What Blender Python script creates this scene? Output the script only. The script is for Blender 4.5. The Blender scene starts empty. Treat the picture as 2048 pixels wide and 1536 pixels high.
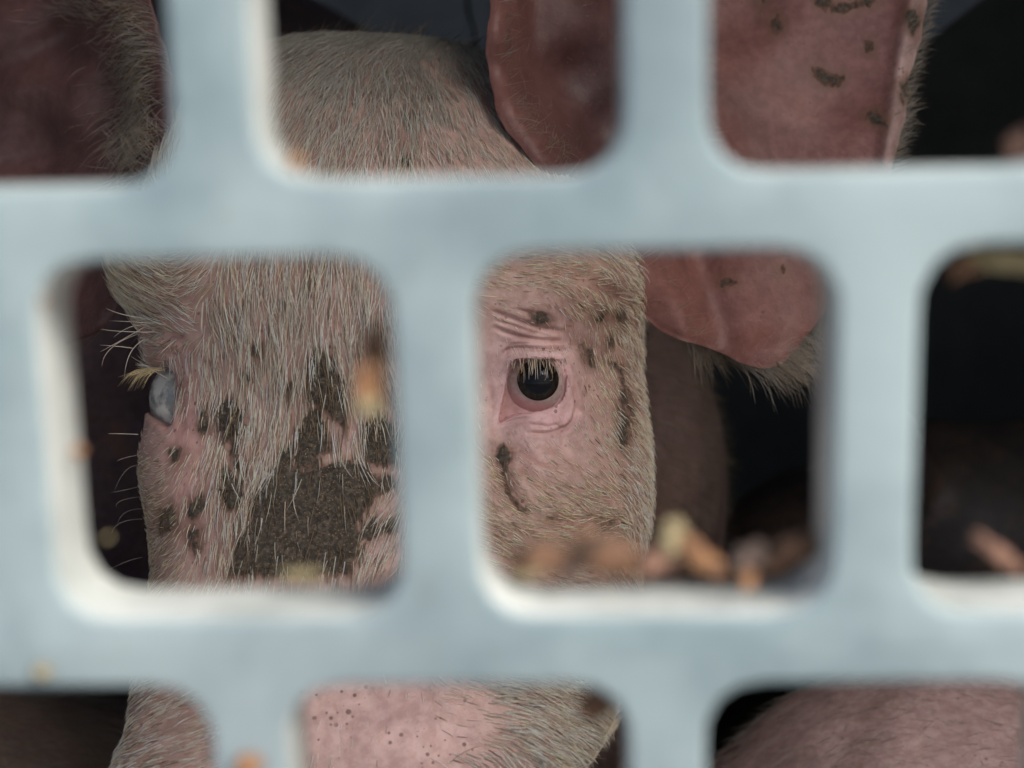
import bpy, math, random
import numpy as np
from mathutils import Vector, Matrix

rng = np.random.default_rng(7)
random.seed(7)
SC = bpy.context.scene
COL = SC.collection

# ------------------------------------------------------------------ camera
F = 2893.0                                   # focal length in pixels of the 2048 px wide photograph
yaw, pitch, roll = math.radians(-2.31), math.radians(10.6), math.radians(1.26)
CAM = np.array([0.0149, -0.1616, 0.745])
def _rot():
    c, s = math.cos(yaw), math.sin(yaw)
    A = np.array([[c, -s, 0], [s, c, 0], [0, 0, 1.0]])
    c, s = math.cos(pitch), math.sin(pitch)
    B = np.array([[1, 0, 0], [0, c, -s], [0, s, c]])
    c, s = math.cos(roll), math.sin(roll)
    Cc = np.array([[c, 0, -s], [0, 1, 0], [s, 0, c]])
    return Cc @ B @ A
R = _rot(); RIGHT, FWD, UP = R[0], R[1], R[2]
cam_d = bpy.data.cameras.new("camera"); cam = bpy.data.objects.new("camera", cam_d); COL.objects.link(cam)
M = Matrix(((RIGHT[0], UP[0], -FWD[0], CAM[0]), (RIGHT[1], UP[1], -FWD[1], CAM[1]), (RIGHT[2], UP[2], -FWD[2], CAM[2]), (0, 0, 0, 1)))
cam.matrix_world = M
cam_d.sensor_width = 36; cam_d.lens = F / 2048 * 36
cam_d.clip_start = 0.01; cam_d.clip_end = 500
cam_d.dof.use_dof = True; cam_d.dof.focus_distance = 0.466; cam_d.dof.aperture_fstop = 11.5
SC.camera = cam

# ------------------------------------------------------------------ world, sun, exposure
SUN_EL, SUN_AZ = math.radians(45), math.radians(132)      # azimuth: clockwise from +Y
w = bpy.data.worlds.new("World"); SC.world = w; w.use_nodes = True
nt = w.node_tree; nt.nodes.clear()
sky = nt.nodes.new("ShaderNodeTexSky"); sky.sky_type = 'NISHITA'; sky.sun_disc = False
sky.sun_elevation = SUN_EL; sky.sun_rotation = SUN_AZ; sky.air_density = 1.0; sky.dust_density = 3.5; sky.ozone_density = 1.0
bg = nt.nodes.new("ShaderNodeBackground"); bg.inputs[1].default_value = 0.13
wo = nt.nodes.new("ShaderNodeOutputWorld")
nt.links.new(sky.outputs[0], bg.inputs[0]); nt.links.new(bg.outputs[0], wo.inputs[0])
sd = bpy.data.lights.new("sun", 'SUN'); sd.energy = 2.3; sd.angle = math.radians(24); sd.color = (1, .96, .9)
so = bpy.data.objects.new("sun", sd); COL.objects.link(so)
sdir = Vector((math.sin(SUN_AZ) * math.cos(SUN_EL), math.cos(SUN_AZ) * math.cos(SUN_EL), math.sin(SUN_EL)))
so.rotation_euler = sdir.to_track_quat('Z', 'Y').to_euler()
SC.view_settings.view_transform = 'Standard'; SC.view_settings.look = 'None'
SC.view_settings.exposure = 0.84; SC.view_settings.gamma = 1; SC.view_settings.use_curve_mapping = False
SC.cycles.max_bounces = 6; SC.cycles.diffuse_bounces = 4; SC.cycles.glossy_bounces = 3
SC.cycles.use_denoising = True

# ------------------------------------------------------------------ helpers
def P(px, py, d):
    """camera-space depth point -> world"""
    return CAM + RIGHT * ((px - 1024) / F * d) + UP * ((768 - py) / F * d) + FWD * d
def c2w(V):                       # (a, b, w) arrays -> world
    V = np.asarray(V, float)
    return CAM + V[..., :1] * RIGHT + V[..., 1:2] * UP + V[..., 2:3] * FWD
def w2c(V):
    D = np.asarray(V, float) - CAM
    return np.stack([D @ RIGHT, D @ UP, D @ FWD], -1)
def to_px(V):
    c = w2c(V)
    return 1024 + F * c[..., 0] / c[..., 2], 768 - F * c[..., 1] / c[..., 2], c[..., 2]

def tag(o, label=None, cat=None, group=None, kind=None):
    if label: o['label'] = label
    if cat: o['category'] = cat
    if group: o['group'] = group
    if kind: o['kind'] = kind
    return o
def empty(name, loc, rz=0):
    o = bpy.data.objects.new(name, None); COL.objects.link(o); o.location = loc; o.rotation_euler = (0, 0, rz)
    o.empty_display_size = .05
    return o
def mesh_obj(name, V, Fc, mat=None, parent=None, smooth=True, origin=None):
    me = bpy.data.meshes.new(name)
    V = np.asarray(V, np.float64)
    if parent is not None:
        Mi = np.array(parent.matrix_basis.inverted()); V = V @ Mi[:3, :3].T + Mi[:3, 3]
    elif origin is not None:
        V = V - np.asarray(origin)
    if isinstance(Fc, np.ndarray):
        n, k = Fc.shape
        me.vertices.add(len(V)); me.vertices.foreach_set("co", V.astype(np.float32).ravel())
        me.loops.add(n * k); me.loops.foreach_set("vertex_index", Fc.astype(np.int32).ravel())
        me.polygons.add(n); me.polygons.foreach_set("loop_start", np.arange(0, n * k, k, dtype=np.int32))
        me.update(calc_edges=True)
    else:
        me.from_pydata(V.tolist(), [], [list(f) for f in Fc])
    me.validate()
    if smooth: me.polygons.foreach_set("use_smooth", np.ones(len(me.polygons), bool))
    o = bpy.data.objects.new(name, me); COL.objects.link(o)
    if parent is not None: o.parent = parent
    elif origin is not None: o.location = origin
    if mat: me.materials.append(mat)
    return o
def set_attr(o, name, arr, typ='FLOAT'):
    a = o.data.attributes.new(name, typ, 'POINT')
    if typ == 'FLOAT': a.data.foreach_set("value", np.asarray(arr, np.float32).ravel())
    else: a.data.foreach_set("color", np.asarray(arr, np.float32).ravel())

def nmat(name):
    m = bpy.data.materials.new(name); m.use_nodes = True
    t = m.node_tree; b = t.nodes["Principled BSDF"]
    return m, t, b
def node(t, typ, **kw):
    n = t.nodes.new(typ)
    for k, v in kw.items():
        if k.startswith('i_'):
            key = k[2:]; key = int(key) if key.isdigit() else key
            n.inputs[key].default_value = v
        else: setattr(n, k, v)
    return n
def mixrgb(t, fac, a, b, mode='MIX'):
    n = t.nodes.new("ShaderNodeMix"); n.data_type = 'RGBA'; n.blend_type = mode
    for sock, v in ((n.inputs[0], fac), (n.inputs[6], a), (n.inputs[7], b)):
        if isinstance(v, bpy.types.NodeSocket): t.links.new(v, sock)
        else: sock.default_value = v
    return n.outputs[2]
def mth(t, op, a, b=0.0, clamp=False):
    n = t.nodes.new("ShaderNodeMath"); n.operation = op; n.use_clamp = clamp
    for i, v in enumerate((a, b)):
        if isinstance(v, bpy.types.NodeSocket): t.links.new(v, n.inputs[i])
        else: n.inputs[i].default_value = v
    return n.outputs[0]
def noise(t, co, scale, detail=4, rough=.6):
    n = node(t, "ShaderNodeTexNoise", i_Scale=scale, i_Detail=detail, i_Roughness=rough)
    t.links.new(co, n.inputs['Vector']); return n.outputs[0]
def ramp(t, fac, a, b):
    n = t.nodes.new("ShaderNodeMapRange"); n.inputs[1].default_value = a; n.inputs[2].default_value = b
    n.interpolation_type = 'SMOOTHSTEP'; t.links.new(fac, n.inputs[0]); return n.outputs[0]

# ------------------------------------------------------------------ materials
def skin_material(name, speck=1.0, sss=.18):
    m, t, b = nmat(name)
    co = t.nodes.new("ShaderNodeTexCoord").outputs['Object']
    col = node(t, "ShaderNodeAttribute", attribute_name="tint").outputs['Color']
    mud = node(t, "ShaderNodeAttribute", attribute_name="mud").outputs['Fac']
    n1 = noise(t, co, 45, 5); n2 = noise(t, co, 260, 4); n3 = noise(t, co, 900, 3)
    c1 = mixrgb(t, ramp(t, n1, .3, .7), (.80, .74, .74, 1), (1.12, 1.08, 1.06, 1))
    c = mixrgb(t, 1.0, col, c1, 'MULTIPLY')
    c2 = mixrgb(t, ramp(t, n2, .35, .65), (.86, .80, .78, 1), (1.06, 1.05, 1.05, 1))
    c = mixrgb(t, 1.0, c, c2, 'MULTIPLY')
    # small red pores and brown dirt specks
    for sc, rad, thr, colr in ((420, .20, .93, (.10, .055, .035, 1)), (210, .13, .93, (.045, .026, .02, 1)), (640, .3, .80, (.13, .06, .045, 1))):
        v = node(t, "ShaderNodeTexVoronoi", i_Scale=sc, i_Randomness=1.0); t.links.new(co, v.inputs['Vector'])
        sep = t.nodes.new("ShaderNodeSeparateColor"); t.links.new(v.outputs['Color'], sep.inputs[0])
        near = mth(t, 'LESS_THAN', v.outputs['Distance'], mth(t, 'MULTIPLY', sep.outputs[2], rad * 1.5))
        pick = mth(t, 'GREATER_THAN', sep.outputs[0], thr)
        clump = ramp(t, n1, .42, .60)
        f = mth(t, 'MULTIPLY', mth(t, 'MULTIPLY', near, pick), mth(t, 'MULTIPLY', clump, .8 * speck))
        c = mixrgb(t, f, c, colr)
    mp = t.nodes.new('ShaderNodeMapping'); mp.inputs['Scale'].default_value = (1, 1, .38); t.links.new(co, mp.inputs['Vector'])
    nm = noise(t, mp.outputs[0], 230, 8, .8)
    nw = noise(t, co, 75, 3, .6); mud = mth(t, 'ADD', mud, mth(t, 'MULTIPLY', mth(t, 'SUBTRACT', nw, .5), 28.0))
    mask = ramp(t, mth(t, 'ADD', mud, mth(t, 'MULTIPLY', mth(t, 'SUBTRACT', nm, .5), 58.0)), -2.0, 6.0)
    nf = noise(t, co, 700, 4, .75)
    mc = mixrgb(t, ramp(t, nf, .42, .68), (.049, .039, .031, 1), (.142, .115, .088, 1))
    vf = node(t, "ShaderNodeTexVoronoi", i_Scale=1500.0); t.links.new(co, vf.inputs['Vector'])
    sepf = t.nodes.new("ShaderNodeSeparateColor"); t.links.new(vf.outputs['Color'], sepf.inputs[0])
    fl = mth(t, 'MULTIPLY', mth(t, 'LESS_THAN', vf.outputs['Distance'], .33), mth(t, 'GREATER_THAN', sepf.outputs[1], .80))
    mc = mixrgb(t, mth(t, 'MULTIPLY', fl, .75), mc, (.34, .22, .11, 1))
    vc = node(t, "ShaderNodeTexVoronoi", i_Scale=48.0, feature='DISTANCE_TO_EDGE')
    wv = t.nodes.new("ShaderNodeVectorMath"); wv.operation = 'ADD'; wn = node(t, "ShaderNodeTexNoise", i_Scale=140.0); t.links.new(co, wn.inputs['Vector'])
    ws = t.nodes.new("ShaderNodeVectorMath"); ws.operation = 'SCALE'; ws.inputs['Scale'].default_value = .02; t.links.new(wn.outputs['Color'], ws.inputs[0])
    t.links.new(co, wv.inputs[0]); t.links.new(ws.outputs[0], wv.inputs[1]); t.links.new(wv.outputs[0], vc.inputs['Vector'])
    crack = ramp(t, vc.outputs['Distance'], -.012, .022)
    mc = mixrgb(t, crack, (.022, .017, .013, 1), mc)
    stain = ramp(t, mth(t, 'ADD', mud, mth(t, 'MULTIPLY', mth(t, 'SUBTRACT', nm, .5), 44.0)), -22.0, 2.0)
    c = mixrgb(t, mth(t, 'MULTIPLY', stain, .6), c, (.16, .085, .05, 1))
    c = mixrgb(t, mask, c, mc)
    t.links.new(c, b.inputs['Base Color'])
    b.inputs['Subsurface Weight'].default_value = sss
    b.inputs['Subsurface Radius'].default_value = (1.0, .4, .3); b.inputs['Subsurface Scale'].default_value = .004
    ro = mixrgb(t, mask, (.5, .5, .5, 1), (.95, .95, .95, 1)); t.links.new(ro, b.inputs['Roughness'])
    b.inputs['Specular IOR Level'].default_value = .35
    bp = node(t, "ShaderNodeBump", i_Strength=.55, i_Distance=.0007)
    h = mth(t, 'ADD', mth(t, 'MULTIPLY', n2, .9), mth(t, 'MULTIPLY', n3, .5))
    h = mth(t, 'ADD', h, mth(t, 'MULTIPLY', mask, 1.2)); h = mth(t, 'ADD', h, mth(t, 'MULTIPLY', mth(t, 'MULTIPLY', crack, mask), 1.5)); h = mth(t, 'ADD', h, mth(t, 'MULTIPLY', mth(t, 'MULTIPLY', nf, mask), 3.0))
    t.links.new(h, bp.inputs['Height']); t.links.new(bp.outputs[0], b.inputs['Normal'])
    return m
M_SKIN = skin_material("pig_skin")
M_SKIN2 = skin_material("pig_skin_plain", .6, 0.0)

def hair_material(name):
    m, t, b = nmat(name)
    col = node(t, "ShaderNodeAttribute", attribute_name="tint").outputs['Color']
    t.links.new(col, b.inputs['Base Color'])
    b.inputs['Roughness'].default_value = .42; b.inputs['Specular IOR Level'].default_value = .5
    tr = t.nodes.new("ShaderNodeBsdfTranslucent"); t.links.new(col, tr.inputs[0])
    mx = t.nodes.new("ShaderNodeMixShader"); mx.inputs[0].default_value = .42
    t.links.new(b.outputs[0], mx.inputs[1]); t.links.new(tr.outputs[0], mx.inputs[2])
    t.links.new(mx.outputs[0], t.nodes["Material Output"].inputs[0])
    return m
M_HAIR = hair_material("bristle")

def metal_material():
    m, t, b = nmat("galvanised_panel")
    co = t.nodes.new("ShaderNodeTexCoord").outputs['Object']
    n1 = noise(t, co, 28, 4); n2 = noise(t, co, 160, 5, .7); n3 = noise(t, co, 9, 3)
    c = mixrgb(t, ramp(t, n1, .3, .7), (.155, .215, .233, 1), (.29, .36, .372, 1))
    c = mixrgb(t, mth(t, 'MULTIPLY', ramp(t, n3, .45, .75), .35), c, (.23, .24, .26, 1))
    c = mixrgb(t, mth(t, 'MULTIPLY', ramp(t, n2, .62, .74), .55), c, (.20, .15, .10, 1))
    t.links.new(c, b.inputs['Base Color'])
    b.inputs['Metallic'].default_value = .15
    t.links.new(ramp(t, n1, -.6, 1.2), b.inputs['Roughness'])
    bp = node(t, "ShaderNodeBump", i_Strength=.25, i_Distance=.0006); t.links.new(n2, bp.inputs['Height'])
    t.links.new(bp.outputs[0], b.inputs['Normal'])
    return m
M_METAL = metal_material()
M_HOLE = None
def plain(name, c0, c1, scale=20, rough=.7, bump=.3, metallic=0):
    m, t, b = nmat(name)
    co = t.nodes.new("ShaderNodeTexCoord").outputs['Object']
    n1 = noise(t, co, scale, 6, .65)
    t.links.new(mixrgb(t, ramp(t, n1, .3, .7), (*c0, 1), (*c1, 1)), b.inputs['Base Color'])
    b.inputs['Roughness'].default_value = rough; b.inputs['Metallic'].default_value = metallic
    bp = node(t, "ShaderNodeBump", i_Strength=bump, i_Distance=.002); t.links.new(n1, bp.inputs['Height'])
    t.links.new(bp.outputs[0], b.inputs['Normal'])
    return m

# ------------------------------------------------------------------ the setting
def box_pts(x0, x1, y0, y1, z0, z1):
    V = [(x, y, z) for x in (x0, x1) for y in (y0, y1) for z in (z0, z1)]
    Q = [(0, 1, 3, 2), (4, 6, 7, 5), (0, 4, 5, 1), (2, 3, 7, 6), (0, 2, 6, 4), (1, 5, 7, 3)]
    return V, Q
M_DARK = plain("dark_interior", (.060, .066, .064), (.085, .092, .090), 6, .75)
M_FLOOR = plain("dirty_floor", (.05, .035, .022), (.11, .08, .05), 60, .9, .8)
M_ASPH = plain("asphalt", (.20, .20, .19), (.27, .26, .25), 300, .9, .5)
def struct(name, bx, m):
    V, Q = box_pts(*bx); return tag(mesh_obj(name, V, Q, m, smooth=False), kind='structure')
DX = 1.6
struct('floor', (-DX, DX, 0.03, 2.3, -.06, 0), M_FLOOR)
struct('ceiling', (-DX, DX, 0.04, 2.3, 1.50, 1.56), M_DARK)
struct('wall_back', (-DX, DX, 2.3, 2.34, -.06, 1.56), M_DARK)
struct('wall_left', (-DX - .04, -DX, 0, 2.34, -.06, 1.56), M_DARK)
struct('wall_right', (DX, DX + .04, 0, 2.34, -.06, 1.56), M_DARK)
g = 60.0
V, Q = [(-g, -g, -.95), (g, -g, -.95), (g, g, -.95), (-g, g, -.95)], [(0, 1, 2, 3)]
tag(mesh_obj('ground', V, Q, M_ASPH, smooth=False), kind='structure')

# ------------------------------------------------------------------ perforated panel
PU, PV, TH = .05, .051, .0125
HW, HH, CR = .0408 / 2, .0426 / 2, .0064
Z0 = CAM[2] - .01127                 # height of the crossing (0,0)
def rr_sd(x, y, hw, hh, r):
    qx = np.abs(x) - hw + r; qy = np.abs(y) - hh + r
    return np.hypot(np.maximum(qx, 0), np.maximum(qy, 0)) + np.minimum(np.maximum(qx, qy), 0) - r
th = list(np.linspace(0, 2 * np.pi, 56, endpoint=False))
ca = math.atan2(PV, PU)
th += [ca, np.pi - ca, np.pi + ca, 2 * np.pi - ca]
th = np.array(sorted(th)); th = th[np.r_[True, np.diff(th) > 1e-6]]
NT = len(th)
def ray_rr(hw, hh, r):
    lo, hi = np.zeros(NT), np.full(NT, .1)
    for _ in range(40):
        mid = (lo + hi) / 2; s = rr_sd(mid * np.cos(th), mid * np.sin(th), hw, hh, r) > 0
        hi = np.where(s, mid, hi); lo = np.where(s, lo, mid)
    return lo
rad_cell = np.minimum(PU / 2 / np.maximum(np.abs(np.cos(th)), 1e-9), PV / 2 / np.maximum(np.abs(np.sin(th)), 1e-9))
bev = .0009
rings = [(rad_cell, 0.0)]
for k in range(5):                   # rolled front lip
    a = k / 4 * math.pi / 2; off = bev * (1 - math.sin(a)); rings.append((ray_rr(HW + off, HH + off, CR + off), bev * (1 - math.cos(a))))
for k in range(4):
    a = (1 - k / 3) * math.pi / 2; off = bev * .6 * (1 - math.sin(a)); rings.append((ray_rr(HW + off, HH + off, CR + off), TH - bev * .6 * (1 - math.cos(a))))
rings.append((rad_cell, TH))
Vt, Ft, n0 = [], [], 0
rows = range(-18, 12); ncol = 29
for r_ in rows:
    zc = Z0 + (-r_ - .5) * PV * 1.0 + PV * 0
    st = 0.490 if r_ % 2 == 0 else 0.018
    # row -1.. : r_=0 -> centre half a pitch below crossing line 0
    for c_ in range(-ncol, ncol + 1):
        xc = (c_ + st) * PU
        if abs(xc) > 1.42: continue
        if zc < .25 or zc > 1.42: continue
        for rad, y in rings:
            yw = y + .0004 * math.sin(xc * 11 + zc * 7)
            Vt.append(np.stack([xc + rad * np.cos(th), np.full(NT, yw), zc + rad * np.sin(th)], -1))
        for k in range(len(rings) - 1):
            i = np.arange(NT); j = (i + 1) % NT
            Ft.append(np.stack([n0 + k * NT + i, n0 + (k + 1) * NT + i, n0 + (k + 1) * NT + j, n0 + k * NT + j], -1))
        n0 += NT * len(rings)
Vt = np.concatenate(Vt); Ft = np.concatenate(Ft)
zmin, zmax = Vt[:, 2].min(), Vt[:, 2].max(); xmin, xmax = Vt[:, 0].min(), Vt[:, 0].max()
panel = empty('ventilation_panel', (0, 0, float(zmin)))
tag(panel, 'pale grey metal panel full of rounded square holes, in front of the pigs', 'metal grille')
pm = mesh_obj('perforated_sheet', Vt, Ft, M_METAL, panel, smooth=True)
try:
    pm.data.set_sharp_from_angle(angle=math.radians(50))
except Exception: pass
M_HOLE, t_, b_ = nmat("hole_wall_metal")  # paler metal for the hole walls
co_ = t_.nodes.new("ShaderNodeTexCoord").outputs['Object']; na = noise(t_, co_, 60, 5, .65); nb_ = noise(t_, co_, 220, 5, .7)
c_ = mixrgb(t_, ramp(t_, na, .35, .65), (.33, .36, .345, 1), (.52, .55, .53, 1)); c_ = mixrgb(t_, mth(t_, 'MULTIPLY', ramp(t_, nb_, .60, .74), .6), c_, (.30, .22, .14, 1))
t_.links.new(c_, b_.inputs['Base Color']); b_.inputs['Roughness'].default_value = .45; b_.inputs['Metallic'].default_value = .1
pm.data.materials.append(M_HOLE)
nst = (len(rings) - 1); mi = np.zeros(len(Ft), np.int32); ringid = (np.arange(len(Ft)) // NT) % nst; mi[(ringid >= 4) & (ringid < nst - 1)] = 1
pm.data.polygons.foreach_set('material_index', mi)
def pbox(name, *bx):
    V, Q = box_pts(*bx); return mesh_obj(name, V, Q, M_METAL, panel, smooth=False)
pbox('frame_rail', -DX, DX, -.006, .035, float(zmax) + .0005, 1.60)
pbox('frame_rail', -DX, DX, -.006, .035, -.12, float(zmin) - .0005)
pbox('frame_post', -DX, xmin + .002, -.004, .03, float(zmin), float(zmax))
pbox('frame_post', xmax - .002, DX, -.004, .03, float(zmin), float(zmax))

# ------------------------------------------------------------------ surface extraction (numpy surface nets on an uneven grid)
def surface_nets(Fv, X, Y, Z):
    S = Fv < 0
    c = [S[i:S.shape[0] - 1 + i, j:S.shape[1] - 1 + j, k:S.shape[2] - 1 + k] for i in (0, 1) for j in (0, 1) for k in (0, 1)]
    anyv = c[0].copy(); allv = c[0].copy()
    for q in c[1:]: anyv |= q; allv &= q
    act = anyv & ~allv; del anyv, allv, c
    I, J, K = np.nonzero(act)
    ids = np.full(act.shape, -1, np.int32); ids[I, J, K] = np.arange(len(I))
    corners = [(i, j, k) for i in (0, 1) for j in (0, 1) for k in (0, 1)]
    val = {q: Fv[I + q[0], J + q[1], K + q[2]].astype(np.float64) for q in corners}
    pos = {q: (X[I + q[0]], Y[J + q[1]], Z[K + q[2]]) for q in corners}
    acc = np.zeros((len(I), 3)); cnt = np.zeros(len(I))
    for a in corners:
        for ax in range(3):
            if a[ax] == 1: continue
            b = tuple(1 if i == ax else a[i] for i in range(3))
            va, vb = val[a], val[b]; m = (va < 0) != (vb < 0)
            tt = np.where(m, va / np.where(m, va - vb, 1), 0)
            for d in range(3):
                acc[:, d] += np.where(m, pos[a][d] + tt * (pos[b][d] - pos[a][d]), 0)
            cnt += m
    V = acc / cnt[:, None]
    faces = []
    for ax in range(3):
        sl0 = [slice(None)] * 3; sl1 = [slice(None)] * 3
        sl0[ax] = slice(0, -1); sl1[ax] = slice(1, None)
        A, B = S[tuple(sl0)], S[tuple(sl1)]
        e = np.nonzero(A != B); e = [q for q in e]
        o1, o2 = (ax + 1) % 3, (ax + 2) % 3
        ok = (e[o1] > 0) & (e[o2] > 0) & (e[o1] < S.shape[o1] - 1) & (e[o2] < S.shape[o2] - 1)
        e = [q[ok] for q in e]
        def cell(d1, d2):
            q = [e[0], e[1], e[2]]; q[o1] = q[o1] + d1; q[o2] = q[o2] + d2
            return ids[q[0], q[1], q[2]]
        q = np.stack([cell(-1, -1), cell(0, -1), cell(0, 0), cell(-1, 0)], -1)
        flip = ~A[e[0], e[1], e[2]]
        q[flip] = q[flip][:, ::-1]
        faces.append(q)
    Fa = np.concatenate(faces); Fa = Fa[(Fa >= 0).all(1)]
    return V, Fa
def grid(segs):
    """segs: list of (start, end, step) -> increasing coordinates"""
    out = []
    for a, b, s in segs: out.append(np.linspace(a, b, max(2, int(round((b - a) / s)) + 1)))
    return np.unique(np.round(np.concatenate(out), 6)).astype(np.float32)
def smin(a, b, k):
    h = np.clip(.5 + .5 * (b - a) / k, 0, 1)
    return b + (a - b) * h - k * h * (1 - h)
def capsule(X, Y, Z, p0, r0, p1, r1):
    p0 = np.asarray(p0, float); d = np.asarray(p1, float) - p0; L = d @ d
    ux, uy, uz = X - p0[0], Y - p0[1], Z - p0[2]
    h = np.clip((ux * d[0] + uy * d[1] + uz * d[2]) / L, 0, 1)
    return np.sqrt((ux - h * d[0]) ** 2 + (uy - h * d[1]) ** 2 + (uz - h * d[2]) ** 2) - (r0 + (r1 - r0) * h)
def vnormals(V, Fa):
    fn = np.cross(V[Fa[:, 2]] - V[Fa[:, 0]], V[Fa[:, 3]] - V[Fa[:, 1]])
    N = np.zeros_like(V)
    for k in range(4):
        for d in range(3): N[:, d] += np.bincount(Fa[:, k], fn[:, d], len(V))
    return N / np.maximum(np.linalg.norm(N, axis=1), 1e-12)[:, None]
def wob(V, s, seed=0):
    """smooth pseudo noise in -1..1"""
    r = np.random.default_rng(seed); o = 0
    for k in range(5):
        d = r.normal(size=3); d /= np.linalg.norm(d)
        o = o + np.sin((V @ d) * s * (1 + .7 * k) + r.uniform(0, 6)) / (1 + .5 * k)
    return o / 2.6

# ------------------------------------------------------------------ traced marks, in photograph pixels, thrown on to the real surfaces
def crop(pts, ox, oy, s): return np.array([(ox + x / s, oy + y / s) for x, y in pts], float)
c3 = lambda p: crop(p, 960, 550, 4.3875)
c5 = lambda p: crop(p, 400, 640, 2.898)
c6 = lambda p: crop(p, 960, 850, 4.388)
c7 = lambda p: crop(p, 1200, 0, 2.415)
MUD = [c5(p) for p in (
    [(180, 1470), (220, 1270), (300, 1150), (320, 1000), (370, 930), (450, 860), (480, 750), (520, 760), (540, 870), (600, 880), (700, 850), (800, 830), (940, 830), (1010, 900), (1020, 1000), (950, 1100), (900, 1190), (930, 1290), (880, 1470)],
    [(550, 720), (600, 560), (680, 520), (730, 640), (760, 760), (700, 800), (620, 780)],
    [(620, 450), (640, 290), (690, 180), (760, 230), (790, 330), (830, 420), (850, 540), (820, 620), (750, 560), (680, 480)],
    [(90, 520), (165, 450), (230, 540), (240, 640), (170, 690), (110, 620)],
    [(955, 640), (1040, 560), (1130, 640), (1140, 800), (1060, 840), (970, 830)],
    [(560, 690), (640, 800), (700, 790), (690, 860), (600, 860), (540, 830)], [(500, 400), (520, 380), (530, 470), (505, 480)], [(180, 690), (215, 700), (240, 860), (200, 850)], [(1010, 950), (1080, 900), (1120, 960), (1040, 1010)], [(930, 1200), (1010, 1150), (1040, 1210), (960, 1290)],
    [(0, 540), (35, 520), (40, 620), (0, 640)],
    [(140, 860), (220, 950), (230, 1060), (170, 1100), (130, 1000)],
    [(240, 320), (285, 290), (290, 340), (250, 355)], [(300, 160), (330, 150), (325, 200), (305, 205)],
    [(1060, 1170), (1120, 1150), (1110, 1210), (1065, 1215)])] + [c3(p) for p in (
    [(1130, 760), (1200, 750), (1260, 820), (1280, 960), (1310, 1100), (1325, 1300), (1310, 1450), (1240, 1530), (1215, 1400), (1240, 1250), (1205, 1100), (1240, 1000), (1205, 870)],
    [(905, 640), (960, 620), (990, 700), (978, 790), (940, 740)], [(860, 600), (910, 590), (908, 630), (870, 628)],
    [(1105, 590), (1150, 535), (1185, 600), (1140, 655)], [(990, 370), (1090, 350), (1110, 400), (1000, 410)],
    [(1170, 320), (1220, 305), (1295, 390), (1240, 415)], [(450, 340), (560, 350), (640, 400), (500, 412)],
    [(1530, 1090), (1580, 1075), (1595, 1150), (1545, 1185)])] + [c6(p) for p in (
    [(145, 180), (220, 150), (285, 240), (262, 290), (230, 390), (180, 350), (140, 260)],
    [(1070, 895), (1160, 855), (1165, 880), (1090, 915)], [(590, 810), (670, 800), (660, 840), (600, 830)],
    [(190, 420), (240, 520), (330, 690), (400, 740), (330, 730), (230, 590)])] + [c7(p) for p in (
    [(1030, 335), (1090, 345), (1170, 375), (1155, 415), (1090, 405), (1050, 365)], [(815, 95), (860, 85), (875, 140), (850, 165)],
    [(750, -20), (795, -10), (772, 45)], [(1455, 420), (1500, 385), (1545, 405), (1520, 465), (1465, 485)],
    [(1295, 565), (1340, 552), (1395, 600), (1385, 625), (1330, 605)], [(1485, 60), (1540, 50), (1545, 130), (1500, 155)],
    [(1040, -20), (1115, -10), (1095, 40), (1050, 25)], [(1150, 42), (1310, -10), (1330, 5), (1200, 45)],
    [(590, 1352), (640, 1340), (655, 1370), (600, 1372)], [(860, 1298), (880, 1296), (892, 1322), (875, 1322)],
    [(1290, 210), (1320, 205), (1310, 240), (1290, 238)])] + [
    np.array(p, float) for p in (
    [(835, 188), (843, 186), (842, 196), (835, 196)], [(855, 190), (864, 192), (860, 203), (855, 200)], [(818, 232), (832, 230), (834, 245), (820, 243)],
    [(925, 140), (935, 148), (936, 162), (927, 158)], [(378, 1065), (395, 1060), (402, 1090), (388, 1105)], [(325, 1035), (345, 1020), (350, 1055), (328, 1062)],
    [(395, 1000), (404, 990), (403, 1015), (390, 1035), (378, 1030), (382, 1010)], [(345, 905), (360, 898), (352, 920)], [(811, 320), (818, 318), (820, 328), (812, 328)],
    [(440, 840), (470, 830), (480, 870), (450, 880)])]
def poly_sd(x, y, poly):
    """signed distance, positive inside"""
    d = np.full(x.shape, 1e9); ins = np.zeros(x.shape, bool)
    n = len(poly)
    for i in range(n):
        ax, ay = poly[i]; bx, by = poly[(i + 1) % n]
        ex, ey = bx - ax, by - ay; tt = np.clip(((x - ax) * ex + (y - ay) * ey) / (ex * ex + ey * ey), 0, 1)
        d = np.minimum(d, np.hypot(x - ax - tt * ex, y - ay - tt * ey))
        cnd = ((ay > y) != (by > y)) & (x < (bx - ax) * (y - ay) / (by - ay if by != ay else 1e-9) + ax)
        ins ^= cnd
    return np.where(ins, d, -d)
def mud_field(x, y, lim=30):
    o = np.full(x.shape, -float(lim))
    for p in MUD:
        lo, hi = p.min(0) - lim, p.max(0) + lim
        m = (x > lo[0]) & (x < hi[0]) & (y > lo[1]) & (y < hi[1])
        if m.any(): o[m] = np.maximum(o[m], poly_sd(x[m], y[m], p))
    return o
def line_dist(x, y, pts):
    d = np.full(x.shape, 1e9); n = len(pts); best = np.zeros(x.shape)
    for i in range(n - 1):
        ax, ay = pts[i]; bx, by = pts[i + 1]; ex, ey = bx - ax, by - ay
        tt = np.clip(((x - ax) * ex + (y - ay) * ey) / (ex * ex + ey * ey), 0, 1)
        dd = np.hypot(x - ax - tt * ex, y - ay - tt * ey); m = dd < d
        d = np.where(m, dd, d); best = np.where(m, (i + tt) / (n - 1), best)
    return d, best

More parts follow.
